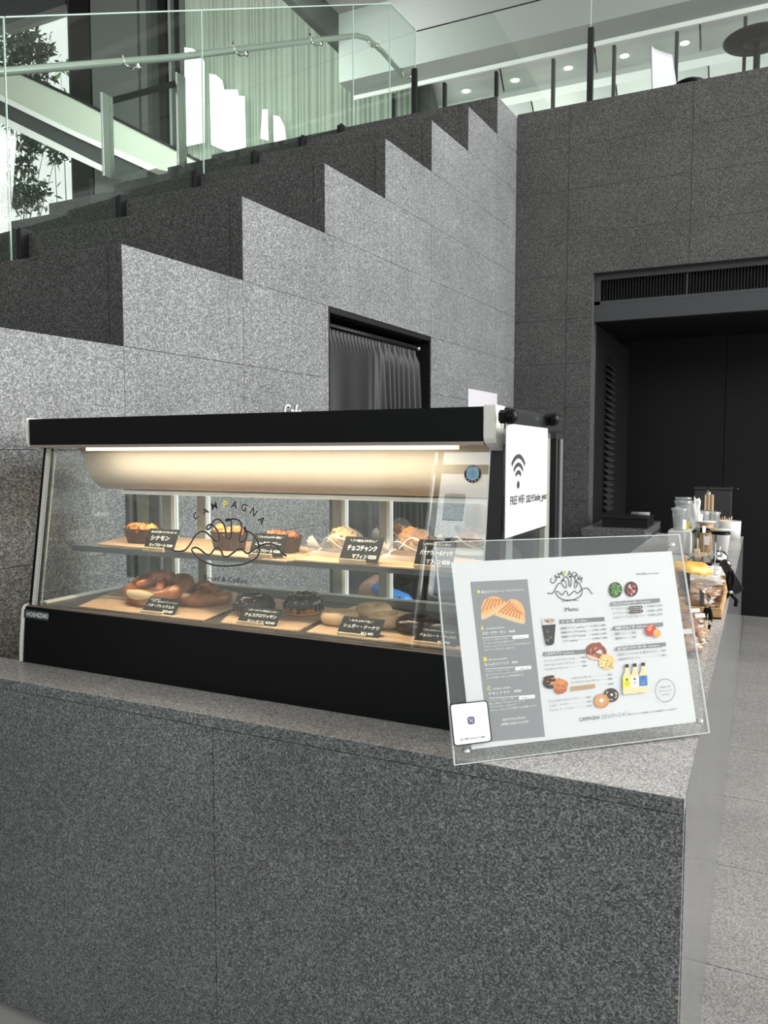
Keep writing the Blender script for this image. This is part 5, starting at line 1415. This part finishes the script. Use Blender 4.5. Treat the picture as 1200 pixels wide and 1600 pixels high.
# white box with clear cup stacks on top
p = at_z(1064, 866, CZ); y = p.y; s_ = pxm(y)
zt_ = at_y(1064, 830, y).z
MB_ = MB().box((at_y(1043, 850, y).x, y, CZ + .001), (at_y(1079, 850, y).x, y + .22, zt_))
wbx = tag(MB_.build('white_box', M['white_card'], None, loc=(p.x, y + .1, CZ), bevel=.004), 'plain white box at the back of the counter under the clear cups', 'box')
def clear_cup(px, py_bot, yy, z0, r, h, label, n=1, lid=True):
    x = at_y(px, py_bot, yy).x
    t = root('clear_cup', (x, yy, z0), label, 'cup', 'clear plastic cups by the white box')
    m = MB(); m.lathe([(r * .68, .001), (r * .70, .002), (r * .97, h * .92), (r * 1.0, h), (r * .96, h), (r * .67, .004), (0, .004)], None, 28, (x, yy, z0), wav=lambda a_, zz: 1 + .012 * math.sin(a_ * 14))
    m.build('cup', M['cup_clear'], t)
    if lid:
        m = MB(); m.lathe([(r * 1.08, h * .96), (r * 1.10, h), (r * 1.02, h + .008), (r * .8, h + .010), (r * .78, h + .006), (0, h + .006)], None, 28, (x, yy, z0)); m.build('lid', M['cup_clear'], t)
    for k in range(n - 1):
        m = MB(); m.lathe([(r * .9, h + .012 + k * .018), (r * 1.0, h + .028 + k * .018)], None, 28, (x, yy, z0)); m.build('nested_rim', M['cup_clear'], t)
    return t
zc_ = zt_ + .001
clear_cup(1061, 826, y + .06, zc_, 13 * s_, at_y(1061, 796, y).z - zc_, 'clear plastic cup with flat rim, front left on the white box', 1)
clear_cup(1067, 812, y + .17, zc_, 14 * pxm(y + .17), at_y(1067, 784, y + .1).z - zc_, 'taller clear plastic cup behind, topmost rim of the cups', 2)
clear_cup(1096, 828, y + .5, CZ + .002, 13 * pxm(y + .5), at_y(1096, 800, y + .5).z - CZ, 'clear cup right of the white box, behind the kraft cup', 1)
clear_cup(1112, 828, y + .75, CZ + .002, 13 * pxm(y + .75), at_y(1112, 801, y + .75).z - CZ, 'clear cup behind the tall brown bag bundle', 1)
# white crumpled bag and yellow label
t = MB(); q = at_y(1078, 818, y + .02); t.blob((q.x, y + .34, CZ + .16), (.055, .05, .17), None, 22, 14, .7, 9, 3)
tag(t.build('paper_bag', M['white_card'], None, loc=(q.x, y + .34, CZ)), 'crumpled white paper bag right behind the white box', 'bag')
a_, b_ = at_y(1068, 827, y - .03), at_y(1077, 815, y - .03)
lb = MB(); lb.add([a_, (b_.x, b_.y, a_.z + .012), b_, (a_.x, a_.y, b_.z - .015)], [(0, 1, 2, 3)]); 
# leaning price tag stand with clear fork
def tag_stand(px, py, yy, top_py, label, card=None, m='card_black', w=10, h=16, tilt=.3):
    c = at_y(px, py, yy); z0 = c.z
    r = root('tag_holder', (c.x, yy, z0), label, 'tag holder', 'small wooden blocks with upright price tags')
    MB().box((c.x - .018, yy - .015, z0), (c.x + .018, yy + .015, z0 + .032)).build('wooden_block', M['wood_pale'], r, bevel=.0015)
    top = at_y(px, top_py, yy)
    MB().tube([(c.x, yy, z0 + .03), (c.x, yy, top.z - .01)], .0016, None, 6).build('stem', M['acrylic_edge'], r)
    s2 = pxm(yy) * .9
    MB().extr([(c.x - w * s2 / 2, yy - .02, top.z), (c.x + w * s2 / 2, yy + .02, top.z - .004), (c.x + w * s2 / 2, yy + .02, top.z + h * s2), (c.x - w * s2 / 2, yy - .02, top.z + h * s2 + .006)], (0, .002, 0)).build('tag', M[m], r)
    return r
# kraft cup with black lid and white label
p = at_z(1099, 864, CZ); y1_ = p.y; s1 = pxm(y1_)
def hot_cup(px, yy, z0, rt, rb, h, m, label, lidm):
    x = at_y(px, 850, yy).x
    t = root('paper_cup', (x, yy, z0), label, 'cup')
    c_ = MB(); c_.lathe([(rb, .001), (rt, h), (rt * 1.04, h + .003), (rt, h + .006)], None, 36, (x, yy, z0)); c_.build('body', M[m], t)
    l = MB(); l.lathe([(rt * 1.05, h), (rt * 1.07, h + .006), (rt * .98, h + .012), (rt * .92, h + .022), (rt * .84, h + .022), (rt * .82, h + .016), (0, h + .016)], None, 36, (x, yy, z0)); l.build('lid', M[lidm], t)
    return t, x
zt1 = at_y(1099, 832, y1_).z - CZ
t, x = hot_cup(1098, y1_ + .05, CZ, 14.5 * s1, 11 * s1, zt1, 'kraft', 'tall kraft paper cup with a black lid and small white label', 'black_gloss')
q = at_y(1105, 845, y1_ - .012 * 1); lw = 4.5 * s1
MB().extr([(q.x - lw, y1_ - .004, q.z - .03), (q.x + lw * .7, y1_ + .004, q.z - .03), (q.x + lw * .9, y1_ + .002, q.z + .03), (q.x - lw, y1_ - .008, q.z + .03)], (0, .002, 0)).build('label', M['white_card'], t)
# white cup, black lid, white plates on top
p = at_z(1124, 872, CZ); y2_ = p.y; s2_ = pxm(y2_)
h2 = at_y(1124, 836, y2_).z - CZ
t, x = hot_cup(1126, y2_ + .06, CZ, 14.5 * s2_, 10.5 * s2_, h2, 'white_card', 'tall white paper cup with black lid, right of the kraft cup', 'black_gloss')
z_ = CZ + h2 + .023
pls = tag(MB().lathe([(.0, 0), (15 * s2_, 0), (17.5 * s2_, .008), (17.5 * s2_, .012), (0, .008)], None, 32, (x, y2_ + .06, z_)).build('paper_plate', M['white_card'], None, loc=(x, y2_ + .06, z_)), 'white round paper plate lying on top of the white cup', 'plate')
tag(MB().box((x - .05, y2_ + .01, z_ + .0125), (x - .005, y2_ + .045, z_ + .0145)).build('yellow_slip', M['yellow_label'], None, loc=(x, y2_, z_)), 'small yellow slip lying on the white plate', 'paper')
# second white lid further back
q = at_z(1107, 818, CZ + .16); tag(MB().lathe([(0, 0), (.06, 0), (.07, .01), (.07, .014), (0, .012)], None, 28, (q.x, y1_ + .2, CZ + zt1 + .05)).build('paper_plate', M['white_card'], None, loc=(q.x, y1_ + .2, CZ + zt1)), 'white round paper plate above the kraft cup, before the brown bundle', 'plate')
q = at_y(1106, 840, y1_ + .2); t = MB(); t.lathe([(.045, 0), (.056, zt1 + .049)], None, 24, (at_z(1107, 818, CZ + .16).x, y1_ + .2, CZ + .0005)); tag(t.build('paper_cup', M['kraft'], None, loc=(q.x, y1_ + .2, CZ)), 'brown cup under the second white plate, behind the kraft cup', 'cup')
# round white container with wooden stirrers
p = at_z(1140, 843, CZ); y3 = p.y; s3 = pxm(y3); r3 = 18.5 * s3; h3 = at_y(1140, 815, y3).z - CZ
x3 = at_y(1139, 830, y3 + r3).x
t = root('round_container', (x3, y3 + r3, CZ), 'wide round white container with wooden stirrers at the far counter edge', 'container')
MB().lathe([(r3 * .96, .001), (r3, h3), (r3 * .96, h3), (r3 * .93, .006), (0, .006)], None, 44, (x3, y3 + r3, CZ)).build('body', M['white_card'], t)
stt = MB(); rnd = random.Random(2)
t2 = root('wooden_stirrers', (x3 - .05, y3 + r3, CZ + .01), 'few pale wooden stirrers leaning in the round white container', 'stirrers')
for k in range(6):
    a_ = rnd.uniform(-.5, .9); b0 = Vector((x3 - .03 + k * .004, y3 + r3 - .02, CZ + .01)); t_ = Vector((x3 - r3 * .8 + k * .018, y3 + .03 + r3 * .5, CZ + h3 + .02 + .008 * (k % 3)))
    MB().tube([b0, t_], .004, None, 6).build('stirrer', M['wood_pale'], t2)
# tall brown bundle with ring
p = at_y(1107, 812, y3 - .1)
x5 = p.x; yb = y3 - .1; zt5 = at_y(1107, 773, yb).z
t = root('paper_bag_bundle', (x5, yb, CZ), 'tall narrow bundle of folded brown paper bags with a ring at the top', 'paper bags')
s5 = pxm(yb)
for k in range(5):
    xa_ = x5 - 7 * s5 + k * 2.8 * s5
    MB().hexa([(xa_, yb, CZ), (xa_ + 2.7 * s5, yb - .01 * (k % 2), CZ), (xa_ + 2.7 * s5, yb + .06, CZ), (xa_, yb + .06, CZ)],
              [(xa_ + .001, yb, zt5 - .012 * (k % 2)), (xa_ + 2.6 * s5, yb, zt5), (xa_ + 2.6 * s5, yb + .04, zt5), (xa_ + .001, yb + .04, zt5)]).build('bag', M['kraft'] if k % 2 else M['wood_pale'], t)
MB().blob((x5 - .006, yb, zt5 + .014), (.016, .012, .018), None, 12, 8).build('tied_top', M['white_card'], t)
rg = MB(); rg.tube([(x5 - .006 + .02 * math.cos(k * .45), yb - .008, zt5 + .04 + .02 * math.sin(k * .45)) for k in range(14)], .004, None, 6, closed=True); rg.build('ring', M['black_metal'], t)
# black box with a lid
yb6 = 7.5
pa_, pb_ = at_y(1084, 812, yb6), at_y(1143, 766, yb6)
t = root('black_box', ((pa_.x + pb_.x) / 2, yb6, CZ), 'large matt black box standing behind the cups against the dark recess', 'box')
MB().box((pa_.x, yb6, CZ - .9), (pb_.x, yb6 + .25, pb_.z)).build('body', mat('box_black', (.018, .018, .018), .5), t, bevel=.004)
MB().box((pa_.x - .005, yb6 - .012, pb_.z + .001), (pb_.x + .01, yb6 + .26, pb_.z + .022)).build('lid', mat('box_black_lid', (.022, .020, .018), .35), t, bevel=.004)
MB().tube([(pb_.x + .01, yb6, pb_.z + .01), (pb_.x + .06, yb6, pb_.z + .012)], .008, None, 8).build('handle', M['black_metal'], t)
# wooden block holders with small tags
tag_stand(1089, 865, at_z(1089, 865, CZ).y, 834, 'small wooden block with a dark green tag, left of the three before the cups', m='leaf_dark', w=7, h=12)
tag_stand(1099, 871, at_z(1099, 871, CZ).y, 832, 'small wooden block with a pale tag, right of the three before the cups', m='white_card', w=5, h=11)
tag_stand(1090, 876, at_z(1090, 876, CZ).y, 840, 'small wooden block in front of the other two blocks', m='holder' if 0 else 'card_black', w=5, h=9)
tag_stand(1068, 876, at_z(1068, 876, CZ).y, 826, 'small wooden block behind the menu corner, with a tall white tag', m='white_card', w=5, h=16)
# green leaves
lv_ = root('small_plant', at_y(1086, 830, y1_ - .1), 'few dark green leaves left of the kraft cup', 'plant')
for k in range(6):
    b0 = at_y(1086, 834, y1_ - .06); a_ = k * 1.05; d = Vector((math.cos(a_) * .03, math.sin(a_) * .03, .02 + .006 * (k % 3)))
    MB().add([b0, b0 + d * .5 + Vector((0, 0, .012)), b0 + d, b0 + d * .5 - Vector((.004, .004, .004))], [(0, 1, 2, 3)]).build('leaf', M['leaf'], lv_, solid=.0012)
MB().tube([b0 + Vector((0, 0, CZ - b0.z + .001)), b0], .004, None, 6).build('stem', M['leaf'], lv_)
t = MB(); t.box((at_y(1068, 820, y - .03).x, y - .035, at_y(1068, 827, y - .03).z), (at_y(1077, 820, y - .03).x, y - .032, at_y(1068, 815, y - .03).z))
yl = root('yellow_tag', (at_y(1072, 820, y - .03).x, y - .033, CZ), 'bright yellow tag on a clear stem before the clear cups', 'tag')
t.build('tag', M['yellow_label'], yl); xx = at_y(1072, 820, y - .03).x; MB().tube([(xx, y - .03, CZ), (xx, y - .03, at_y(1072, 826, y - .03).z)], .002, None, 6).build('stem', M['acrylic_edge'], yl)
# service bell
p = at_z(1124, 880, CZ); rb_ = 14 * pxm(p.y); bx, by = at_y(1124, 870, p.y + rb_).x, p.y + rb_
t = root('service_bell', (bx, by, CZ), 'chrome counter call bell on a black base', 'bell')
MB().lathe([(rb_ * 1.02, .001), (rb_ * 1.02, .012), (rb_ * .9, .016), (0, .016)], None, 40, (bx, by, CZ)).build('base', M['black_gloss'], t)
MB().lathe([(rb_ * .98, .018), (rb_ * .98, .022), (rb_ * .88, .045), (rb_ * .6, .066), (rb_ * .2, .076), (0, .078)], None, 40, (bx, by, CZ)).build('dome', M['chrome'], t)
MB().lathe([(.004, .078), (.004, .088), (.009, .09), (.009, .096), (0, .099)], None, 16, (bx, by, CZ)).build('button', M['chrome'], t)
# second small chrome bell
q = at_z(1133, 885, CZ); t = root('small_bell', (q.x, q.y, CZ), 'small chrome bell just right of the call bell', 'bell')
MB().lathe([(.035, .001), (.035, .008), (0, .010)], None, 24, (q.x, q.y, CZ)).build('base', M['black_gloss'], t)
MB().lathe([(.032, .011), (.028, .03), (.012, .042), (0, .044)], None, 28, (q.x, q.y, CZ)).build('dome', M['chrome'], t)
# card reader / tablet
P4 = [at_z(px, py, CZ) for px, py in ((1071, 883), (1112, 885), (1118, 875), (1080, 873))]
t = root('payment_tablet', P4[0] + Vector((.1, .1, 0)), 'flat black payment tablet lying before the wooden blocks', 'tablet')
MB().extr([p + Vector((0, 0, .001)) for p in P4], (0, 0, .016)).build('body', M['black_gloss'], t, bevel=.004)
MB().extr([p + Vector((0, 0, .0175)) for p in [P4[0].lerp(P4[2], .08), P4[1].lerp(P4[3], .08), P4[2].lerp(P4[0], .08), P4[3].lerp(P4[1], .08)]], (0, 0, .0008)).build('screen', mat('screen', (.01, .03, .05), .1), t)
# flat menu sheet
P4 = [at_z(px, py, CZ) for px, py in ((1080, 905), (1136, 911), (1142, 885), (1090, 883))]
t = root('menu_sheet', P4[0], 'white printed menu sheet lying flat behind the wooden trays', 'menu')
MB().extr([p + Vector((0, 0, .0008)) for p in P4], (0, 0, .002)).build('sheet', M['paper'], t)
pr_ = MB(); rnd = random.Random(8)
def bil(u, v): return (P4[0].lerp(P4[1], u)).lerp(P4[3].lerp(P4[2], u), v) + Vector((0, 0, .0032))
for i in range(4):
    for j in range(7):
        u0, v0 = .06 + i * .23, .08 + j * .12; u1 = u0 + rnd.uniform(.08, .19)
        pr_.add([bil(u0, v0), bil(u1, v0), bil(u1, v0 + .04), bil(u0, v0 + .04)], [(0, 1, 2, 3)], [M['print_grey'], M['leather'], M['print_grey']][(i + j) % 3])
pr_.build('printed_rows', M['print_grey'], t)
# wooden trays
def tray(px_, depth0, depth1, x0, x1, label):
    t = root('wooden_tray', ((x0 + x1) / 2, (depth0 + depth1) / 2, CZ), label, 'tray', 'shallow wooden trays along the counter edge')
    MB().box((x0, depth0, CZ + .001), (x1, depth1, CZ + .008)).build('bottom', M['tray_wood'], t)
    h = .045
    MB().box((x0, depth0, CZ + .001), (x1, depth0 + .010, CZ + h)).build('side', M['tray_wood'], t, bevel=.001)
    MB().box((x0, depth1 - .010, CZ + .001), (x1, depth1, CZ + h)).build('side', M['tray_wood'], t, bevel=.001)
    MB().box((x0, depth0 + .0105, CZ + .001), (x0 + .010, depth1 - .0105, CZ + h)).build('side', M['tray_wood'], t, bevel=.001)
    MB().box((x1 - .010, depth0 + .0105, CZ + .001), (x1, depth1 - .0105, CZ + h)).build('side', M['tray_wood'], t, bevel=.001)
    return t
tray(0, 2.85, 3.42, -.52, -.165, 'nearest wooden tray of bagged breads, just right of the menu')
tray(0, 3.46, 3.98, -.50, -.128, 'middle wooden tray with brown breads and dark price tags')
tray(0, 4.02, 4.45, -.50, -.135, 'farthest wooden tray, partly empty, before the flat menu sheet')
def loaf(c, r_, m, label, kind='bread', bagged=True, seed=1, ribs=False, rz=0.0, grp='bagged breads in the wooden trays'):
    t = root('bread', c, label, 'bread', grp)
    xf = Matrix.Translation(Vector(c)) @ Matrix.Rotation(rz, 4, 'Z')
    MB().blob((0, 0, r_[2]), r_, None, 26, 14, .25, 9, seed, xf).build('loaf', M[m], t)
    if ribs:
        for k in range(5):
            MB().tube([xf @ Vector((-r_[0] * .7 + k * r_[0] * .35, -r_[1] * .8, r_[2] * 1.3)), xf @ Vector((-r_[0] * .6 + k * r_[0] * .35, 0, r_[2] * 2.05)), xf @ Vector((-r_[0] * .5 + k * r_[0] * .35, r_[1] * .8, r_[2] * 1.3))], .008, None, 8).build('ridge', M[m], t)
    return t
def film_over(c, r_, label, seed, m='film_soft', rz=0.0):
    xf = Matrix.Translation(Vector(c)) @ Matrix.Rotation(rz, 4, 'Z')
    mb = MB(); mb.blob((0, 0, r_[2] * .98), r_, None, 26, 14, .5, 13, seed, xf)
    o = mb.build('clear_bag', M[m], None, loc=c); tag(o, label, 'bag', 'clear bags around the tray breads'); return o
TZ_ = CZ + .0085
# golden bread in a white bag on the far tray
q = at_z(1078, 897, CZ + .07)
loaf((q.x - .01, q.y, TZ_ + .045), (.115, .12, .04), 'bread_gold', 'shiny golden bread in a white bag, on the farthest tray', seed=4, grp='golden bread')
MB2 = MB(); MB2.blob((q.x + .01, q.y - .03, TZ_ + .038), (.15, .13, .036), None, 26, 12, .6, 11, 6)
tag(MB2.build('paper_bag', M['film_white'], None, loc=(q.x, q.y, TZ_)), 'white translucent bag under the golden bread', 'bag')
rnd = random.Random(5)
for i, (px, py, r_, m, ribs, rz) in enumerate(((1068, 1002, (.06, .08, .028), 'leather', True, .4), (1078, 985, (.055, .075, .028), 'bread_brown', False, .2), (1078, 968, (.06, .06, .026), 'bread_brown', False, .1),
                                   (1092, 938, (.06, .06, .026), 'leather', False, .3), (1103, 926, (.055, .06, .026), 'bread_brown', False, .6), (1085, 925, (.07, .07, .03), 'leather', False, .1))):
    q = at_z(px, py, CZ + .04)
    loaf((q.x, q.y, TZ_ + .002), r_, m, ['ribbed tan bread at the near end of the nearest tray', 'brown bread behind the ribbed one in the nearest tray', 'brown bread at the back of the nearest tray, by the menu edge',
         'tan bread in the middle tray beside the dark tags', 'brown bread at the back right of the middle tray', 'tan bread at the left of the middle tray, mostly behind the menu'][i], seed=i + 1, ribs=ribs, rz=rz)
    film_over((q.x, q.y, TZ_ + .001), (r_[0] * 1.15, r_[1] * 1.12, r_[2] * 1.12), ['clear bag around the ribbed tan bread', 'clear bag around the brown bread behind the ribbed one', 'clear bag around the back bread of the nearest tray',
         'clear bag around the tan bread of the middle tray', 'clear bag at the back right of the middle tray', 'clear bag at the left of the middle tray'][i], i + 3, rz=rz)
# white price stickers on the bags
for i, (px, py) in enumerate(((1086, 954), (1073, 987), (1094, 962))):
    q = at_z(px, py, CZ + .09); mb = MB(); mb.box((-.017, -.012, 0), (.017, .012, .0012), None, Matrix.Translation(q) @ Matrix.Rotation(.5, 4, 'X') @ Matrix.Rotation(.2, 4, 'Z'))
    tag(mb.build('price_sticker', M['paper'], None, loc=q), ['white price sticker on the back bread of the nearest tray', 'small white sticker on the ribbed bread', 'white sticker right of the others in the nearest tray'][i], 'sticker')
# dark price tags standing in the trays
def dark_tag(pts, yy, label):
    P = [at_y(px, py, yy + k * .0) for k, (px, py) in enumerate(pts)]
    c = P[0]; r = root('price_tag', c, label, 'price tag', 'dark price tags standing in the trays')
    MB().extr([P[0], P[1] + Vector((0, .05, 0)), P[2] + Vector((0, .05, 0)), P[3]], (.002, .001, 0)).build('card', M['card_black'], r)
    u_ = (P[1] + Vector((0, .05, 0)) - P[0]); v_ = P[3] - P[0]; lt = MB()
    put_text(lt, 'パン', P[0] + u_ * .2 + v_ * .55 + Vector((-.0015, -.004, 0)), u_, v_, .035, None); put_text(lt, '¥250', P[0] + u_ * .15 + v_ * .25 + Vector((-.0015, -.004, 0)), u_, v_, .022, None)
    lt.build('lettering', M['chalk'], r)
    MB().box((c.x - .005, c.y - .01, TZ_), (c.x + .03, c.y + .02, TZ_ + .02)).build('wooden_foot', M['wood_pale'], r)
dark_tag([(1062, 918), (1076, 934), (1076, 898), (1059, 892)], 3.75, 'large dark price tag beside the menu edge')
dark_tag([(1094, 948), (1099, 958), (1098, 930), (1093, 920)], 3.55, 'narrow dark price tag seen almost edge-on')
dark_tag([(1106, 940), (1118, 957), (1116, 941), (1105, 928)], 3.62, 'dark price tag leaning right in the middle tray')
tag_stand(1116, 915, at_z(1116, 915, CZ).y, 846, 'wooden block with a tall slim dark tag before the bell', m='card_black', w=3, h=12)
# black spring clamps
def clamp(c, s, rz, label):
    r = root('spring_clamp', c, label, 'clamp', 'black spring clamps on the counter edge')
    xf = Matrix.Translation(Vector(c)) @ Matrix.Rotation(rz, 4, 'Z') @ Matrix.Scale(s, 4)
    for sgn in (1, -1):
        a_ = [(0.0, 0, 0), (.012 * sgn, 0, .05), (.020 * sgn, 0, .10), (.006 * sgn, 0, .16)]
        b_ = [(0, 0, 0), (.018 * sgn, 0, -.03), (.045 * sgn, 0, -.06), (.040 * sgn, 0, -.11)]
        MB().tube([xf @ Vector(p) for p in smooth(a_, 4)], .010 * s, None, 8, flat=1.5).build('jaw', M['black_gloss'], r)
        MB().tube([xf @ Vector(p) for p in smooth(b_, 4)], .009 * s, None, 8, flat=1.6).build('handle', M['black_gloss'], r)
    MB().tube([xf @ Vector((0, -.018, 0)), xf @ Vector((0, .018, 0))], .012 * s, None, 12).build('spring', M['steel'], r)
q = at_y(1105, 985, 3.2); clamp((q.x, 3.2, q.z), .55, .3, 'black spring clamp at the edge of the nearest tray')
q = at_y(1141, 925, 4.0); clamp((q.x, 4.0, q.z), .62, .3, 'larger black spring clamp at the right edge of the middle tray')
q = at_y(1133, 898, 4.3)
tag(MB().extr([(q.x - .03, 4.3, q.z + .06), (q.x + .0, 4.3, q.z + .08), (q.x + .09, 4.3, q.z - .07), (q.x + .05, 4.3, q.z - .10)], (0, .01, 0)).build('dark_bag', M['fabric_black'], None, loc=q), 'crinkled black label strip held by the larger clamp', 'label')
# black cash tray and roll on the back worktop
z_ = .951
pa_, pb_ = at_y(938, 820, 6.75), at_y(1036, 800, 6.75)
t = root('cash_drawer', ((pa_.x + pb_.x) / 2 , 6.9, z_), 'flat black drawer unit on the back worktop in the recess', 'drawer unit')
MB().box((-1.20, 6.75, z_), (-.83, 7.15, z_ + .075)).build('body', M['black_panel'], t, bevel=.004)
MB().box((-1.205, 6.745, z_ + .076), (-.825, 7.155, z_ + .09)).build('top', M['black_metal'], t, bevel=.003)
q = at_y(1001, 794, 6.9)
tag(MB().tube([(q.x - .075, 6.9, z_ + .108), (q.x + .075, 6.9, z_ + .108)], .0165, None, 16).build('grey_roll', mat('roll_grey', (.22, .23, .22), .6), None, loc=(q.x, 6.9, z_ + .1)), 'short grey roll lying on the black drawer unit', 'roll')

# ================================================================ the person bending behind the display case
def person():
    pr = root('person', (-1.25, 3.3, FZ), 'person in dark clothes and blue gloves bending forward behind the display case', 'person')
    V = {}
    hipc = Vector((-1.24, 3.42, .78))
    neck = Vector((-.96, 2.93, 1.20)); chest = Vector((-1.05, 3.10, 1.08)); belly = Vector((-1.16, 3.28, .92))
    head = Vector((-.90, 2.80, 1.285))
    el_r = at_y(556, 930, 2.66); wr_r = at_y(592, 925, 2.60)
    sh_r = Vector((-1.24, 3.02, 1.12)); el_r = Vector((el_r.x - .02, 2.78, el_r.z - .01)); 
    pts = {'pelvis': (hipc, .15), 'belly': (belly, .145), 'chest': (chest, .16), 'neck': (neck, .06), 'chin': (head * .5 + neck * .5, .055),
           'shr': (sh_r, .065), 'elr': (el_r, .046), 'wrr': (wr_r, .030), 'shl': (Vector((-.90, 3.04, 1.13)), .065), 'ell': (Vector((-.86, 2.92, .95)), .046), 'wrl': (Vector((-.88, 2.74, 1.0)), .030),
           'hl': (Vector((-1.14, 3.42, .70)), .105), 'kl': (Vector((-1.10, 3.26, .30)), .066), 'al': (Vector((-1.10, 3.38, -.08)), .045), 'tl': (Vector((-1.09, 3.20, -.13)), .04),
           'hr': (Vector((-1.36, 3.42, .70)), .105), 'kr': (Vector((-1.42, 3.26, .30)), .066), 'ar': (Vector((-1.42, 3.38, -.08)), .045), 'tr': (Vector((-1.43, 3.20, -.13)), .04)}
    edges = [('pelvis','belly'),('belly','chest'),('chest','neck'),('neck','chin'),('chest','shr'),('shr','elr'),('elr','wrr'),('chest','shl'),('shl','ell'),('ell','wrl'),
             ('pelvis','hl'),('hl','kl'),('kl','al'),('al','tl'),('pelvis','hr'),('hr','kr'),('kr','ar'),('ar','tr')]
    names = list(pts)
    me = bpy.data.meshes.new('body'); org = Vector(pr.location)
    me.from_pydata([tuple(pts[n][0] - org) for n in names], [(names.index(a), names.index(b)) for a, b in edges], [])
    o = bpy.data.objects.new('body', me); COL.objects.link(o)
    md = o.modifiers.new('skin', 'SKIN'); sv = me.skin_vertices[0].data
    for i, n in enumerate(names): sv[i].radius = (pts[n][1], pts[n][1])
    sv[0].use_root = True
    sb_ = o.modifiers.new('sub', 'SUBSURF'); sb_.levels = 2; sb_.render_levels = 2
    dg = bpy.context.evaluated_depsgraph_get(); dg.update()
    nm = bpy.data.meshes.new_from_object(o.evaluated_get(dg)); o.modifiers.clear(); o.data = nm; o.parent = pr
    skin = mat('skin', (.50, .29, .19), .5); cloth = mat('dark_shirt', (.014, .015, .018), .8); shoe = mat('shoe', (.01, .01, .01), .5)
    for m in (cloth, skin, shoe): nm.materials.append(m)
    for p in nm.polygons:
        c = p.center + org; p.use_smooth = True
        d_r = (wr_r - el_r); tt = (c - el_r).dot(d_r) / d_r.length_squared
        near_r = (c - (el_r + d_r * max(-.5, min(1.2, tt)))).length < .09
        tl_ = (c - pts['wrl'][0]).length
        if (near_r and tt > -.6) or tl_ < .12 or ((c - pts['chin'][0]).length < .085): p.material_index = 1
        elif c.z < -.04: p.material_index = 2
    # head with cap and mask, bowed
    dirf = Vector((-.30, -.62, -.55)).normalized()          # where the face looks
    upv = Vector((-.1, -.55, .6)); upv = (upv - dirf * upv.dot(dirf)).normalized(); rgt = dirf.cross(upv).normalized()
    Rm = Matrix((rgt, dirf, upv)).transposed().to_4x4(); xf = Matrix.Translation(head) @ Rm
    hd = MB(); hd.blob((0, 0, 0), (.076, .095, .115), None, 28, 20, .05, 6, 1, xf)
    hd.blob((0, .094, -.012), (.013, .020, .02), None, 10, 8, 0, 1, 0, xf); hd.blob((0, .05, -.085), (.04, .04, .03), None, 14, 8, 0, 1, 0, xf)
    for s in (1, -1): hd.blob((s * .078, 0, -.005), (.012, .02, .032), None, 10, 8, 0, 1, 0, xf)
    h = hd.build('head', skin, pr)
    ey = MB()
    for s in (1, -1): ey.blob((s * .032, .084, .008), (.013, .008, .008), None, 10, 6, 0, 1, 0, xf)
    ey.build('eyes', M['ink'], h)
    mk = MB(); mk.blob((0, .055, -.045), (.068, .058, .052), None, 22, 12, .1, 7, 2, xf); mk.build('face_mask', mat('mask_blue', (.35, .52, .60), .8), pr)
    cp_ = MB(); cp_.blob((0, -.006, .035), (.086, .104, .098), None, 26, 16, .06, 7, 3, xf); cp_.blob((0, .105, .045), (.07, .06, .010), None, 20, 8, 0, 1, 0, xf)
    cp_.build('cap', mat('cap_beige', (.50, .43, .33), .8), pr)
    # green apron strap across the back of the shoulder
    st_ = MB(); st_.tube([Vector((-1.10, 2.98, 1.26)), Vector((-1.02, 2.83, 1.24)), Vector((-.95, 2.80, 1.10)), Vector((-.90, 2.86, 1.0))], .016, None, 8, flat=.5); st_.build('apron_strap', mat('strap_green', (.04, .12, .10), .8), pr)
    # gloved hand: palm and five fingers, pointing down to the right
    def hand(wr, d, nrm, m, name, skinr=.012):
        d = d.normalized(); nrm = (nrm - d * nrm.dot(d)).normalized(); sd = d.cross(nrm).normalized()
        g = MB(); 
        g.tube([wr - d * .05, wr, wr + d * .03, wr + d * .07, wr + d * .092], [.036, .033, .040, .044, .034], None, 16, flat=.55 if 0 else .62)
        for k, (off, ln) in enumerate(((-.030, .068), (-.010, .078), (.010, .074), (.029, .058))):
            b0 = wr + d * .082 + sd * off; j1 = b0 + d * ln * .45 - nrm * .006; j2 = j1 + (d * .7 - nrm * .7).normalized() * ln * .32; j3 = j2 + (d * .3 - nrm).normalized() * ln * .25
            g.tube([b0 - d * .02, b0, j1, j2, j3], [.0105, .0105, .0098, .0088, .0065], None, 10)
        b0 = wr + d * .025 + sd * -.034
        g.tube([b0 + sd * .012, b0, b0 + d * .03 - sd * .022 - nrm * .006, b0 + d * .058 - sd * .024 - nrm * .016], [.014, .0135, .0115, .0075], None, 10)
        g.build(name, m, pr)
    blue = mat('glove_blue', (.04, .24, .72), .4)
    hand(wr_r + Vector((.035, 0, .0)), Vector((.9, -.05, -.32)), Vector((0, .35, 1)), blue, 'blue_glove')
    hand(pts['wrl'][0] + Vector((-.02, -.03, .0)), Vector((-.4, -.8, .1)), Vector((0, .2, 1)), blue, 'blue_glove')
    return pr
person()
